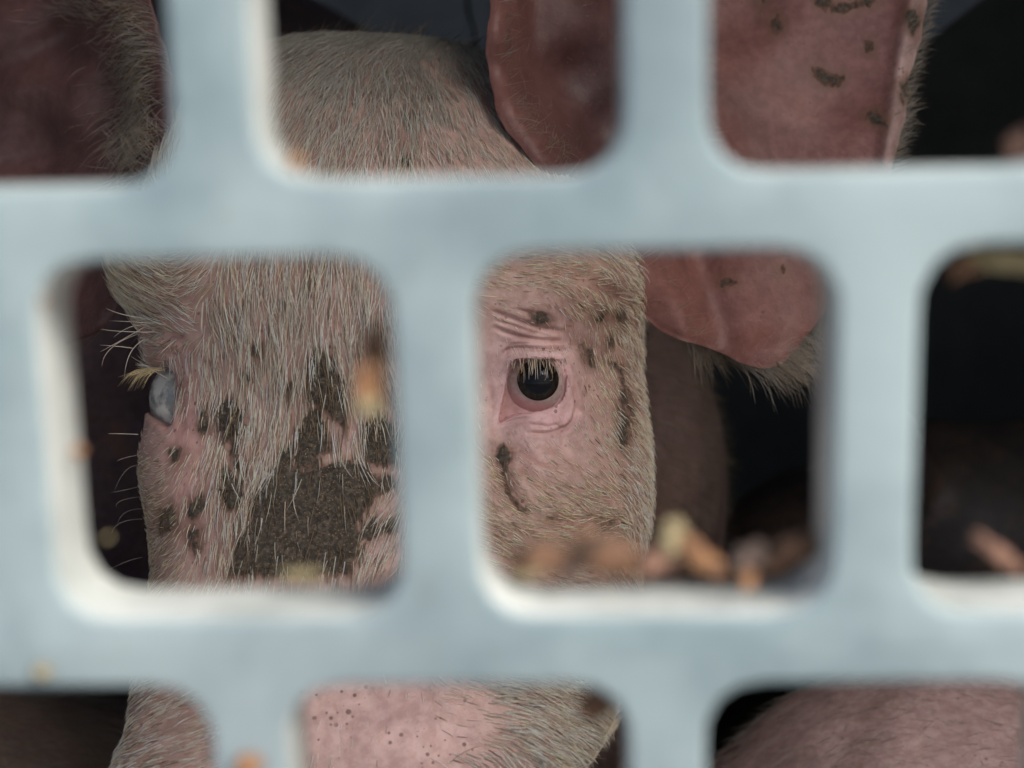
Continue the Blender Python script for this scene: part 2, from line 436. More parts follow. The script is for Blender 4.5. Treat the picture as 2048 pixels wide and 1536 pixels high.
# ------------------------------------------------------------------ the main pig: implicit body in camera-aligned axes (a right, b up, w away)
TB = np.array([  # photo y, left x, right x, front depth
    (62, 560, 1005, .590, 3.0), (78, 530, 1035, .560, 2.9), (110, 480, 1075, .528, 2.7), (200, 370, 1115, .494, 2.5), (330, 295, 1188, .474, 2.5),
    (450, 252, 1280, .463, 2.6), (530, 232, 1306, .458, 2.6), (600, 246, 1312, .456, 2.35), (680, 282, 1308, .456, 2.35), (740, 303, 1303, .456, 2.35), (800, 300, 1308, .455, 2.35),
    (880, 272, 1316, .453, 2.35), (960, 264, 1318, .449, 2.5), (1050, 274, 1312, .444, 2.5), (1130, 281, 1298, .439, 2.4), (1250, 268, 1290, .430, 2.4),
    (1385, 238, 1248, .420, 2.4), (1460, 205, 1232, .414, 2.4), (1536, 187, 1190, .408, 2.4), (1650, 205, 1130, .400, 2.5), (1750, 290, 960, .396, 2.6), (1830, 340, 900, .400, 2.6)])
S0 = .50 / F
tb_b = (768 - TB[:, 0]) * (TB[:, 3] + .0) / F
order = np.argsort(tb_b); tb_b = tb_b[order]; TBs = TB[order]
tb_side = (768 - TBs[:, 0]) * (TBs[:, 3] + np.where(TBs[:, 0] > 1500, .070, .090) - .035) / F; tb_side[-3:] = tb_b[-3:] + (tb_side[-4] - tb_b[-4]) * np.array([.8, .4, .2])
def interp(col, b, xs=None):
    tb_b = xs if xs is not None else globals()['tb_b']
    # smooth the table a little so that no facets show
    bs = np.linspace(tb_b[0], tb_b[-1], 400); v = np.interp(bs, tb_b, col)
    k = np.hanning(17); k /= k.sum(); v = np.convolve(np.pad(v, 8, mode='edge'), k, 'valid')
    return np.interp(b, bs, v)
def head_front(b): return interp(TBs[:, 3], b)
EYE = {'right': (np.array([(1070 - 1024) / F * .4745, (768 - 768) / F * .4745, .4795]), .0125),
       'left': (np.array([(386 - 1024) / F * .505, (768 - 798) / F * .505, .5060]), .0152)}
OPEN = c3([(165, 1300), (188, 1160), (212, 1040), (238, 900), (265, 790), (310, 748), (400, 738), (520, 738), (640, 732), (710, 752), (745, 810), (768, 900), (760, 1010), (722, 1100), (640, 1160), (540, 1195), (420, 1215), (320, 1228), (240, 1255)])
def pt(px, py, d): return np.array([(px - 1024) / F * d, (768 - py) / F * d, d])
BUMPS = [  # centre, sigma (a,b,w), amplitude (m, positive = outwards)
    (pt(1150, 560, .475), (.024, .012, .03), .0055), (pt(1040, 590, .462), (.014, .009, .03), .003), (pt(255, 570, .51), (.016, .014, .04), .004),
    (pt(310, 715, .505), (.008, .006, .02), .0035), (pt(300, 880, .505), (.010, .010, .02), .002),
    (pt(1105, 838, .468), (.0105, .0032, .02), .0018), (pt(1145, 770, .476), (.0035, .008, .02), .0012),
    (pt(1240, 660, .49), (.012, .014, .03), -.0035), (pt(1130, 980, .466), (.02, .012, .03), .004), (pt(1240, 980, .49), (.012, .03, .03), .003),
    (pt(960, 760, .456), (.008, .02, .02), -.003), (pt(1010, 905, .46), (.004, .006, .02), -.003),
    (pt(620, 950, .45), (.03, .03, .03), -.003), (pt(600, 520, .458), (.03, .03, .04), .003), (pt(800, 1250, .43), (.04, .03, .04), -.003),
    (pt(1080, 1500, .43), (.02, .03, .04), .004)]
fl = lambda p: w2c(np.array(p, float))
BX = -.055                     # world x of the spine
BODY = [  # world joints: capsules (p0, r0, p1, r1)
    ((-.052, .42, .63), .080, (-.05, .62, .56), .118), ((-.04, .62, .56), .125, (BX, .80, .50), .165), ((BX, .80, .50), .165, (BX - .03, 1.30, .50), .185),
    ((BX - .03, 1.30, .50), .185, (BX - .06, 1.62, .51), .16), ((-.045, .40, .55), .06, (-.04, .60, .45), .10)]
LEGS = []
for sx in (-1, 1):
    LEGS += [((BX + sx * .09, .84, .42), .075, (BX + sx * .10, .80, .22), .040), ((BX + sx * .10, .80, .22), .040, (BX + sx * .10, .83, .045), .026), ((BX + sx * .10, .83, .045), .028, (BX + sx * .10, .80, .02), .030)]
    LEGS += [((BX - .05 + sx * .09, 1.60, .42), .095, (BX - .05 + sx * .11, 1.54, .27), .055), ((BX - .05 + sx * .11, 1.54, .27), .045, (BX - .05 + sx * .11, 1.68, .17), .032),
             ((BX - .05 + sx * .11, 1.68, .17), .031, (BX - .05 + sx * .11, 1.63, .04), .026), ((BX - .05 + sx * .11, 1.63, .04), .028, (BX - .05 + sx * .11, 1.60, .02), .030)]
LEGS += [((BX - .06, 1.76, .56), .016, (BX - .05, 1.86, .50), .009), ((BX - .05, 1.86, .50), .009, (BX - .02, 1.87, .44), .005)]

def main_sdf(X, Y, Z):
    """X (nx,1,1), Y (1,ny,1), Z (1,1,nz) in a, b, w"""
    f = None
    for p0, r0, p1, r1 in BODY + LEGS:
        q = capsule(X, Y, Z, fl(p0), r0, fl(p1), r1)
        f = q if f is None else smin(f, q, .05)
    f = f.astype(np.float32)
    nz = int((Z.ravel() < .70).sum()); ny0 = int((Y.ravel() < -.24).sum()); xa = int((X.ravel() < -.2).sum()); xb = int((X.ravel() < .16).sum())
    Xs, Ys, Zs = X[xa:xb], Y[:, ny0:], Z[:, :, :nz]
    bv = Ys.ravel().astype(float)
    wf = head_front(bv); dep = interp(np.where(TBs[:, 0] > 1500, .070, .090), bv); wc = wf + dep
    xl = (interp(TBs[:, 1], bv, tb_side) + 6 - 1024) / F * (wc - .040); xr = (interp(TBs[:, 2], bv, tb_side) - 8 - 1024) / F * (wc - .030)
    pw = interp(TBs[:, 4], bv)
    c = ((xl + xr) / 2)[None, :, None]; h = ((xr - xl) / 2)[None, :, None]
    wcb, db = wc[None, :, None], dep[None, :, None]; pb = pw[None, :, None]
    s = np.abs((Xs - c) / h)
    t = (Zs - wcb + .010 * (Xs - c) / h * -1) / db
    t = np.where(t > 0, t * .85, t)
    gq = (s ** pb + np.abs(t) ** pb) ** (1 / pb)
    hd = ((gq - 1) * np.minimum(h, db) * .9).astype(np.float32)
    # ends of the head
    top, bot = tb_b[-1], tb_b[0]
    hd = smin(hd, hd, .001)
    endd = np.maximum(Ys - (top + .002), (bot) - Ys) + np.zeros_like(hd)
    hd = -smin(-hd, -endd, .02)
    for cc, sg, am in BUMPS:
        e = ((Xs - cc[0]) / sg[0]) ** 2 + ((Ys - cc[1]) / sg[1]) ** 2 + ((Zs - cc[2]) / sg[2]) ** 2
        hd = hd - am * np.exp(-.5 * np.minimum(e, 40))
    for k, (E, r) in EYE.items():
        q = np.sqrt((Xs - E[0]) ** 2 + (Ys - E[1]) ** 2 + (Zs - E[2]) ** 2)
        hd = smin(hd, q - r - (.0017 if k == 'right' else .0012), .006)
    # openings
    E, r = EYE['right']; q = np.sqrt((Xs - E[0]) ** 2 + (Ys - E[1]) ** 2 + (Zs - E[2]) ** 2)
    PXm = 1024 + Xs[:, :, 0] / .468 * F; PYm = 768 - Ys[:, :, 0] / .468 * F
    PXm, PYm = np.broadcast_arrays(PXm, PYm)
    op = -poly_sd(PXm.astype(float), PYm.astype(float), OPEN) / F * .468
    cut = np.maximum(np.maximum(op[:, :, None], Zs - (E[2] - .0085)), -(q - (r - .0008)))
    hd = -smin(-hd, cut, .0012) if False else np.maximum(hd, -cut)
    E, r = EYE['left']; q = np.sqrt((Xs - E[0]) ** 2 + (Ys - E[1]) ** 2 + (Zs - E[2]) ** 2)
    a0 = (354 - 1024) / F * .487
    bt, bb = (768 - 733) / F * .495, (768 - 862) / F * .495
    slope = (Xs - a0) * .45
    sm = lambda u, v, k: -smin(-u, -v, k)
    cut = sm(sm(sm(Xs - a0, Ys - bt, .004) , bb - slope - Ys + 0 * Xs, .005), Zs - (E[2] + .013), .003); cut = np.maximum(cut, -(q - (r - .0010)))
    hd = sm(hd, -cut, .0022)
    f[xa:xb, ny0:, :nz] = smin(f[xa:xb, ny0:, :nz], hd, .026)
    # the smooth join must not fill the eye openings again
    f[xa:xb, ny0:, :nz] = np.maximum(f[xa:xb, ny0:, :nz], -cut)
    return f
HI, MD = .0006, .0016
GX = grid([(-.46, -.20, .02), (-.20, -.165, .006), (-.165, -.128, MD), (-.128, -.104, HI), (-.104, -.008, MD), (-.008, .024, HI), (.024, .105, MD), (.105, .15, .006), (.15, .34, .02)])
GY = grid([(-.95, -.24, .02), (-.24, -.155, .005), (-.155, -.020, MD), (-.020, .016, HI), (.016, .135, MD), (.135, .19, .006), (.19, .32, .02)])
GZ = grid([(.37, .394, .004), (.394, .460, MD), (.460, .484, HI * 1.2), (.484, .53, MD), (.53, .62, .004), (.62, .78, .01), (.78, 2.1, .022)])
Fv = main_sdf(GX[:, None, None], GY[None, :, None], GZ[None, None, :])
HV, HF = surface_nets(Fv, GX, GY, GZ); del Fv
HF = HF[:, ::-1] if False else HF

# local refinement around the right eye and face marks
def refine(V, Fa, mask):
    """split masked quads in 4 (hanging nodes are welded by re-using edge points; border quads stay whole polygons with extra corners)"""
    n = len(V)
    ed = np.stack([Fa, np.roll(Fa, -1, 1)], -1)               # (m,4,2)
    es = np.sort(ed, -1); key = es[..., 0].astype(np.int64) * n + es[..., 1]
    mk = np.unique(key[mask]);
    emap = {int(k): n + i for i, k in enumerate(mk)}
    ev = np.stack([mk // n, mk % n], -1)
    EV = (V[ev[:, 0]] + V[ev[:, 1]]) / 2
    fm = np.nonzero(mask)[0]; CV = V[Fa[fm]].mean(1)
    c0 = n + len(mk)
    lut = np.searchsorted(mk, key[fm]); em = n + lut
    Q = []
    for k in range(4):
        Q.append(np.stack([Fa[fm][:, k], em[:, k], c0 + np.arange(len(fm)), em[:, k - 1]], -1))
    return np.concatenate([V, EV, CV]), np.concatenate(Q), key, mk, emap
def refine_mesh(V, Fa, mask):
    V2, Q, key, mk, emap = refine(V, Fa, mask)
    rest = Fa[~mask]; krest = key[~mask]
    touch = np.isin(krest, mk).any(1)
    polys = []
    for f, ks in zip(rest[touch], krest[touch]):
        p = []
        for k in range(4):
            p.append(int(f[k]))
            if int(ks[k]) in emap: p.append(emap[int(ks[k])])
        polys.append(p)
    return V2, np.concatenate([rest[~touch], Q]), polys
px_, py_ = 1024 + F * HV[:, 0] / HV[:, 2], 768 - F * HV[:, 1] / HV[:, 2]
inr = (px_ > 975) & (px_ < 1175) & (py_ > 590) & (py_ < 900) & (HV[:, 2] < .50)
HV, HF, HP = refine_mesh(HV, HF, inr[HF].all(1))

# wrinkles, as true displacement towards/away from the skull
HN = vnormals(HV, HF)
for p in HP:
    for i in p:
        if not HN[i].any(): HN[i] = (0, 0, -1)
px_, py_ = 1024 + F * HV[:, 0] / HV[:, 2], 768 - F * HV[:, 1] / HV[:, 2]
front = (HV[:, 2] < .54) & (HN[:, 2] < -.15)
WR = [(c3([(100, 315), (250, 370), (400, 425), (520, 465), (640, 480), (730, 500)]), .0011, 3.6), (c3([(120, 460), (220, 500), (330, 535), (450, 560), (600, 575), (740, 590)]), .0010, 3.4),
      (c3([(130, 390), (280, 440), (450, 500), (600, 530)]), .0006, 2.8), (c3([(215, 705), (240, 660), (320, 640), (400, 640), (560, 648), (700, 645), (770, 680)]), .0012, 3.2),
      (c3([(300, 300), (420, 330), (560, 350), (650, 390)]), .0006, 3.2), (c3([(745, 780), (795, 900), (835, 1020), (856, 1140), (845, 1210), (820, 1290), (760, 1340), (660, 1355)]), .0011, 3.8),
      (c3([(440, 1310), (600, 1330), (700, 1305)]), .0005, 2.6), (c3([(420, 1385), (560, 1392), (700, 1368), (810, 1330)]), .0006, 2.8),
      (c3([(250, 620), (330, 600), (450, 600), (620, 610)]), .0004, 2.4), (c3([(160, 1320), (240, 1290), (330, 1265), (430, 1258)]), .0005, 2.5),
      (c3([(860, 1160), (940, 1190), (1010, 1180)]), .0005, 4), (c3([(700, 1360), (722, 1440), (735, 1500)]), .0004, 3), (c3([(60, 880), (90, 1020), (110, 1200)]), .0005, 5),
      (c3([(780, 430), (800, 560), (820, 640)]), .0008, 8), (c6([(60, 260), (200, 420), (300, 620), (400, 760)]), .0014, 9), (c6([(330, 330), (480, 470), (620, 560)]), .0009, 7),
      (c6([(600, 180), (800, 300), (950, 420)]), .0007, 7), (c6([(300, 180), (500, 300), (720, 380)]), .0007, 6), (c6([(560, 900), (800, 880), (1000, 840)]), .0008, 8),
      (np.array([(1290, 560), (1296, 660), (1306, 760), (1312, 850)]), .0022, 9), (np.array([(352, 740), (356, 800), (362, 870)]), .0006, 9),
      (np.array([(300, 690), (330, 698), (355, 705)]), .0010, 4), (np.array([(292, 722), (320, 728), (348, 730)]), .0008, 4), (np.array([(285, 668), (325, 662), (370, 680)]), .0010, 6),
      (np.array([(1100, 540), (1180, 560), (1260, 610)]), .0012, 10)]
disp = np.zeros(len(HV)); groove = np.zeros(len(HV))
idx = np.nonzero(front)[0]; xf, yf = px_[idx], py_[idx]
for pts, am, sg in WR:
    d, tt = line_dist(xf, yf, pts); fade = np.clip(np.minimum(tt, 1 - tt) * 6 + .25, 0, 1)
    e = np.exp(-.5 * (d / sg) ** 2) * fade; disp[idx] -= am * e; groove[idx] = np.maximum(groove[idx], e * min(1, am / .0009))
    e2 = np.exp(-.5 * ((d - sg * 2.6) / sg / 1.5) ** 2) * fade; disp[idx] += am * .28 * e2
mudv = np.full(len(HV), -30.0); mudv[idx] = mud_field(xf, yf)
lump = np.clip(mudv + wob(HV, 700, 3) * 4, -6, 8) / 8
near_open = np.abs(poly_sd(xf, yf, OPEN)) < 3
disp[idx] += np.where(near_open, 0, np.maximum(lump[idx], 0) * .0011 * (1 + .7 * wob(HV[idx], 1500, 5)))
disp[idx] += .0003 * wob(HV[idx], 260, 9)
HV = HV + HN * disp[:, None]

# ------------------------------------------------------------------ ears (thick curved sheets, part of the body mesh)
def ear_sheet(outline, centre, cps, folds, nr=46, nth=220, thick=.0032):
    """cps: (px, py, depth) control points of the sheet; folds: (polyline, amp, sigma px)"""
    o = np.array(outline, float); c = np.array(centre, float)
    seg = np.r_[0, np.cumsum(np.hypot(*np.diff(np.vstack([o, o[:1]]), axis=0).T))]
    u = np.linspace(0, seg[-1], nth, endpoint=False); oo = np.vstack([o, o[:1]])
    ox, oy = np.interp(u, seg, oo[:, 0]), np.interp(u, seg, oo[:, 1])
    k = np.hanning(9); k /= k.sum()
    ox = np.convolve(np.r_[ox[-4:], ox, ox[:4]], k, 'valid'); oy = np.convolve(np.r_[oy[-4:], oy, oy[:4]], k, 'valid')
    ox += 2.5 * np.sin(u / 23) + 1.5 * np.sin(u / 9 + 1); oy += 2 * np.sin(u / 31 + 2)
    cp = np.array(cps, float)
    def depth(x, y):
        wt = 1 / (((x[..., None] - cp[:, 0]) ** 2 + (y[..., None] - cp[:, 1]) ** 2) + 60 ** 2) ** 1.7
        z = (wt * cp[:, 2]).sum(-1) / wt.sum(-1)
        for pts, am, sg in folds:
            d, _ = line_dist(x, y, pts); z = z + am * np.exp(-.5 * (d / sg) ** 2)
        return z
    rr = np.linspace(0, 1, nr + 1)[1:] ** .85
    X = c[0] + (ox - c[0])[None] * rr[:, None]; Y = c[1] + (oy - c[1])[None] * rr[:, None]
    X = np.vstack([np.full((1, nth), c[0]), X]); Y = np.vstack([np.full((1, nth), c[1]), Y])
    D = depth(X, Y); rall = np.r_[0, rr][:, None]
    prof = np.sqrt(np.clip(1 - rall ** 24, 0, 1))
    Vf = np.stack([(X - 1024) / F * D, (768 - Y) / F * D, D - thick / 2 * prof], -1)
    Vb = np.stack([(X - 1024) / F * D, (768 - Y) / F * D, D + thick / 2 * prof + (1 - rall) * .004], -1)
    n = (nr + 1) * nth
    V = np.concatenate([Vf.reshape(-1, 3), Vb.reshape(-1, 3)])
    Fs = []
    i = np.arange(nth); j = (i + 1) % nth
    for r in range(nr):
        Fs.append(np.stack([r * nth + i, r * nth + j, (r + 1) * nth + j, (r + 1) * nth + i], -1))
        Fs.append(np.stack([n + r * nth + i, n + (r + 1) * nth + i, n + (r + 1) * nth + j, n + r * nth + j], -1))
    Fs.append(np.stack([nr * nth + i, nr * nth + j, n + nr * nth + j, n + nr * nth + i], -1))
    return V, np.concatenate(Fs)[:, ::-1]
EAR_R = [(1010, -150), (984, -40), (973, 60), (976, 160), (1000, 240), (1040, 300), (1110, 370), (1180, 440), (1232, 500), (1250, 580), (1274, 632), (1335, 668), (1400, 692), (1460, 715), (1530, 742), (1572, 728), (1610, 680), (1665, 600), (1730, 470), (1795, 310), (1822, 150), (1856, 10), (1890, -160), (1860, -420), (1700, -640), (1450, -660), (1180, -480)]
CP_R = [(980, 60, .500), (1000, 240, .498), (1060, 330, .497), (1190, 440, .505), (1270, 560, .515), (1320, 650, .530), (1540, 735, .535), (1660, 600, .548), (1790, 310, .565), (1850, 50, .575), (1860, -300, .60), (1500, -600, .64), (1180, -450, .60), (1010, -150, .53),
        (1150, 160, .552), (1220, 260, .560), (1300, 330, .560), (1400, 500, .553), (1500, 620, .545), (1550, 300, .572), (1650, 150, .58), (1450, 0, .590), (1250, -150, .58), (1560, -300, .62), (1100, 60, .535), (1750, -50, .580)]
FO_R = [(np.array([(1075, -60), (1048, 60), (1050, 150), (1080, 230), (1140, 300), (1220, 360)]), .0035, 20), (np.array([(1020, -60), (1003, 60), (1012, 170), (1050, 250), (1120, 330)]), -.0025, 20),
        (np.array([(1390, 500), (1410, 600), (1440, 680)]), .005, 26), (np.array([(1340, 480), (1350, 580), (1370, 660)]), -.004, 24), (np.array([(1770, 330), (1800, 120), (1830, -40)]), -.004, 14)]
EAR_L = [(215, -160), (275, -50), (312, 25), (333, 90), (350, 180), (356, 260), (345, 330), (310, 400), (262, 470), (245, 530), (250, 600), (222, 650), (160, 682), (70, 700), (-60, 650), (-250, 560), (-380, 300), (-400, 0), (-320, -300), (-100, -460), (110, -360)]
CP_L = [(345, 180, .520), (350, 300, .515), (310, 60, .530), (250, -100, .55), (260, 480, .512), (230, 640, .520), (80, 690, .545), (-150, 600, .57), (-380, 250, .60), (-300, -250, .62), (0, -420, .63), (200, 200, .565), (100, 100, .590), (60, 300, .590), (120, 450, .57), (130, 560, .555), (-100, 200, .61), (0, -100, .61)]
FO_L = [(np.array([(240, 40), (262, 140), (262, 260), (230, 380)]), .004, 18), (np.array([(-50, 140), (60, 110), (160, 60)]), .004, 20), (np.array([(-50, 200), (60, 180), (170, 150)]), -.004, 20), (np.array([(0, 330), (100, 300), (180, 270)]), .003, 25)]
EV1, EF1 = ear_sheet(EAR_R, (1430, 160), CP_R, FO_R)
EV2, EF2 = ear_sheet(EAR_L, (60, 150), CP_L, FO_L)

nH = len(HV)
BVc = np.concatenate([HV, EV1, EV2]); BN = np.concatenate([HN, vnormals(EV1, EF1), vnormals(EV2, EF2)])
earmask = np.r_[np.zeros(nH), np.ones(len(EV1)), np.full(len(EV2), 2)]
BFq = np.concatenate([HF, EF1 + nH, EF2 + nH + len(EV1)])
polys = BFq.tolist() + HP
px_, py_ = 1024 + F * BVc[:, 0] / BVc[:, 2], 768 - F * BVc[:, 1] / BVc[:, 2]

def blob(x, y, cx, cy, rx, ry): return np.exp(-.5 * (((x - cx) / rx) ** 2 + ((y - cy) / ry) ** 2))
def skin_tint(V, x, y, ear, gr):
    n = len(V); base = np.tile(np.array([.52, .385, .355]), (n, 1))
    def mix(c, f):
        nonlocal base
        base = base * (1 - f[:, None]) + np.array(c) * f[:, None]
    nz = wob(V, 60, 11) * .5 + .5
    mix((.42, .30, .25), .4 * nz)
    mix((.135, .10, .094), .95 * np.clip((V[:, 2] - .535) / .03, 0, 1) * (ear == 0))  # neck's shade painted into the skin, darker with depth
    face = (V[:, 2] < .56) & (ear == 0)
    mix((.62, .42, .42), .85 * face * blob(x, y, 1075, 780, 95, 120))       # pink lids
    mix((.64, .43, .45), .9 * face * blob(x, y, 1110, 835, 40, 18))
    mix((.62, .34, .33), .6 * face * blob(x, y, 370, 900, 40, 220))
    mix((.66, .47, .455), .85 * face * blob(x, y, 800, 1480, 220, 130))       # snout
    mix((.42, .28, .19), .5 * face * blob(x, y, 1120, 1080, 130, 90))
    mix((.42, .30, .22), .5 * face * blob(x, y, 1120, 540, 150, 40))
    mix((.15, .115, .095), .75 * face * np.clip((360 - y) / 200, 0, 1))  # shade on the crown painted into the skin
    mix((.30, .20, .165), .65 * face * blob(x, y, 1235, 640, 55, 90)); mix((.34, .22, .17), .5 * face * blob(x, y, 1060, 1090, 90, 50)); mix((.64, .47, .47), .7 * face * blob(x, y, 1075, 700, 60, 10))  # first mix paints the shade under the ear into the brow
    e1 = ear == 1; e2 = ear == 2
    mix((.185, .080, .068), .95 * e1); mix((.085, .040, .040), .95 * e2)  # red ear skin, darkened to put the ears' shade into the colour
    mix((.07, .032, .032), .45 * (ear > 0) * np.clip(wob(V, 75, 15) + .2, 0, 1)); mix((.20, .11, .10), .2 * (ear > 0) * np.clip(wob(V, 110, 16), 0, 1))
    mix((.055, .028, .029), .95 * e1 * blob(x, y, 1200, 180, 90, 170)); mix((.09, .045, .043), .6 * e1 * blob(x, y, 1100, 60, 60, 140))  # shade of the ear hollow painted as dark patches
    mix((.26, .135, .125), .7 * e1 * blob(x, y, 1700, 120, 140, 200))
    mix((.22, .092, .074), .6 * e1 * blob(x, y, 1540, 620, 90, 100))
    mix((.40, .30, .28), .8 * e1 * np.exp(-.5 * (np.clip(line_dist(x, y, np.array([(1790, 320), (1806, 220), (1822, 100), (1850, 0), (1880, -150)]))[0] - 8, 0, 99) / 13) ** 2))
    mix((.42, .20, .18), .35 * np.clip(gr, 0, 1))
    return base
# flow control points: photo x, y, dx, dy, density, length mm, gold
FLOW = np.array([
    (620, 90, .35, -1, 1, 13, .1), (760, 80, .25, -1, 1, 13, .1), (900, 90, .2, -1, .9, 12, .1), (600, 200, .3, -1, 1.1, 15, .0), (720, 200, .12, -1, 1.1, 15, .0), (850, 220, -.02, -1, 1, 13, .05),
    (940, 200, -.05, -1, .6, 10, .1), (620, 320, .22, -1, 1.1, 14, .1), (750, 320, .1, -1, 1, 13, .1), (900, 320, -.15, -1, .7, 9, .3), (1020, 330, -.3, -1, .8, 11, .4), (430, 300, -.3, -1, .9, 12, .1),
    (260, 540, -1, -.35, 1.3, 11, .7), (320, 560, -1, -.5, 1.2, 11, .6), (300, 620, -1, -.15, 1.1, 10, .6), (390, 560, -.7, .3, 1, 11, .4), (370, 640, -.75, -.4, .7, 10, .3),
    (430, 620, .25, 1, 1.0, 12, .2), (470, 540, .1, 1, 1.1, 13, .2), (560, 560, .03, 1, 1.2, 14, .1), (660, 560, -.03, 1, 1.2, 14, .1), (760, 560, -.08, 1, 1.1, 14, .15),
    (430, 740, .10, 1, .75, 11, .1), (500, 740, .06, 1, 1.1, 13, .1), (600, 740, 0, 1, 1.2, 14, .1), (700, 740, .15, 1, 1.0, 13, .1), (520, 880, -.06, 1, 1.1, 13, .1), (600, 900, -.03, 1, .9, 13, .1),
    (440, 900, .15, 1, .9, 12, .2), (430, 1000, .12, 1, 1, 12, .2), (460, 1100, .15, 1, 1, 12, .1), (600, 1050, .0, 1, .35, 11, .1), (700, 950, .25, 1, .7, 12, .1), (760, 1080, -.3, 1, .8, 11, .1), (800, 1000, -.35, 1, .7, 10, .1),
    (360, 720, .0, 1, .3, 8, .1), (372, 860, .05, 1, .12, 7, .1), (380, 1000, .1, 1, .25, 7, .2), (390, 1100, .2, 1, .5, 8, .2),
    (300, 700, -1, .1, .5, 6, .2), (300, 870, -1, -.25, .25, 5, .3), (275, 940, -1, -.1, .8, 6, .6), (300, 1020, -1, .0, 1.2, 7, .8), (330, 1020, -.9, .2, 1.2, 7, .8), (295, 1110, -1, .1, 1.4, 7, .8), (340, 1110, -.8, .25, 1.0, 7, .6),
    (980, 540, .9, .25, .9, 9, .8), (1080, 530, 1, -.05, 1.1, 10, .8), (1020, 570, 1, .15, .9, 9, .8), (1160, 540, 1, -.1, 1.1, 11, .7), (1230, 560, .8, .35, 1, 11, .5), (1160, 600, .8, .55, 1.0, 11, .8), (1220, 620, .8, .3, 1.1, 12, .6),
    (1030, 600, 1, .05, .3, 7, .7), (1060, 640, .5, .6, .12, 4, .4), (1110, 680, .4, .8, .15, 4, .4), (990, 700, 0, 1, .03, 3, .1), (1060, 700, .3, 1, .06, 2.5, .2), (1080, 770, 0, 1, 0, 2, .1), (1000, 800, 0, 1, .02, 2, 0), (1150, 740, .3, 1, .06, 4, .2), (1150, 800, .3, 1, .04, 4, .2),
    (1170, 680, .4, .9, .4, 6, .5), (1200, 720, .5, .9, .9, 7, .8), (1190, 800, .55, .85, 1.1, 8, .8), (1250, 700, .55, .85, .9, 8, .5), (1290, 760, .4, .9, .9, 8, .4), (1260, 850, .5, .9, 1.2, 9, .5), (1220, 900, .5, .85, 1.2, 8, .6), (1290, 950, .45, .9, 1.2, 8, .3),
    (1080, 850, .5, .6, .03, 3, .1), (1060, 900, .6, .6, .25, 5, .4), (1130, 900, .6, .7, .4, 6, .5), (1160, 930, .65, .7, .8, 7, .7), (1000, 960, .6, .65, 1.0, 7, .8), (1060, 980, .8, .5, .8, 8, .9), (1120, 1000, .95, .3, 1.1, 9, .9), (1190, 1000, .95, .25, 1.2, 9, .9),
    (1000, 1040, .85, .45, 1.1, 8, .9), (1080, 1060, 1, .12, 1.0, 9, .9), (1160, 1060, 1, -.1, 1.2, 10, .8), (1220, 1050, 1, -.05, 1.1, 9, .7), (1000, 1110, .85, .35, .9, 8, .6), (1270, 1040, .5, .85, 1.1, 9, .3), (1290, 1090, .4, .9, 1.1, 9, .3), (1140, 1120, 1, .15, 1.1, 9, .5),
    (870, 800, .0, 1, .8, 10, .2), (870, 1100, .1, 1, .4, 8, .2),
    (230, 1420, -1, .05, 1.3, 8, .35), (290, 1440, -.9, .15, .8, 8, .1), (380, 1440, -.8, .3, .9, 9, .4), (430, 1400, -.9, .3, .9, 8, .4), (210, 1510, -1, .05, 1.3, 8, .3), (500, 1440, -.5, .6, .3, 6, .2),
    (650, 1400, 0, 1, .06, 4, 0), (800, 1450, 0, 1, .02, 3, 0), (930, 1450, .9, .2, .06, 5, 0), (985, 1440, 1, .1, .7, 7, .0), (1040, 1400, 1, .22, 1.3, 9, .2), (1100, 1420, 1, .28, 1.4, 9, .4), (1160, 1440, 1, .1, 1.5, 9, .7), (1060, 1500, 1, .5, 1.3, 9, .2), (1120, 1500, 1, .4, 1.5, 9, .7), (1010, 1520, .7, .8, .9, 8, 0),
    (700, 1620, 0, 1, .1, 5, .2), (1050, 1620, .8, .6, .8, 8, .4), (250, 1620, -.8, .5, .8, 8, .4), (500, 1250, 0, 1, .8, 9, .1), (900, 1250, .2, 1, .5, 8, .1), (1150, 1250, 1, .1, 1.2, 9, .6), (260, 1250, -1, .1, 1.2, 7, .6)])
def flow(x, y):
    wt = 1 / ((x[:, None] - FLOW[:, 0]) ** 2 + (y[:, None] - FLOW[:, 1]) ** 2 + 14 ** 2) ** 2
    wt /= wt.sum(1, keepdims=True)
    return wt @ FLOW[:, 2:]
def dense(x, y):
    o = np.zeros(len(x))
    for s_ in range(0, len(x), 20000): o[s_:s_ + 20000] = flow(x[s_:s_ + 20000], y[s_:s_ + 20000])[:, 2]
    return o
grv = np.r_[groove, np.zeros(len(EV1) + len(EV2))]
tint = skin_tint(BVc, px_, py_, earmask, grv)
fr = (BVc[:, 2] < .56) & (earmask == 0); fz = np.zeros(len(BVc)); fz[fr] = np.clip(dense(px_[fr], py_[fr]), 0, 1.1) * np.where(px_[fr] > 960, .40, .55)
tint = tint * (1 - fz[:, None]) + np.array((.36, .245, .20)) * fz[:, None]  # shade between bristles painted as darker skin under dense fur
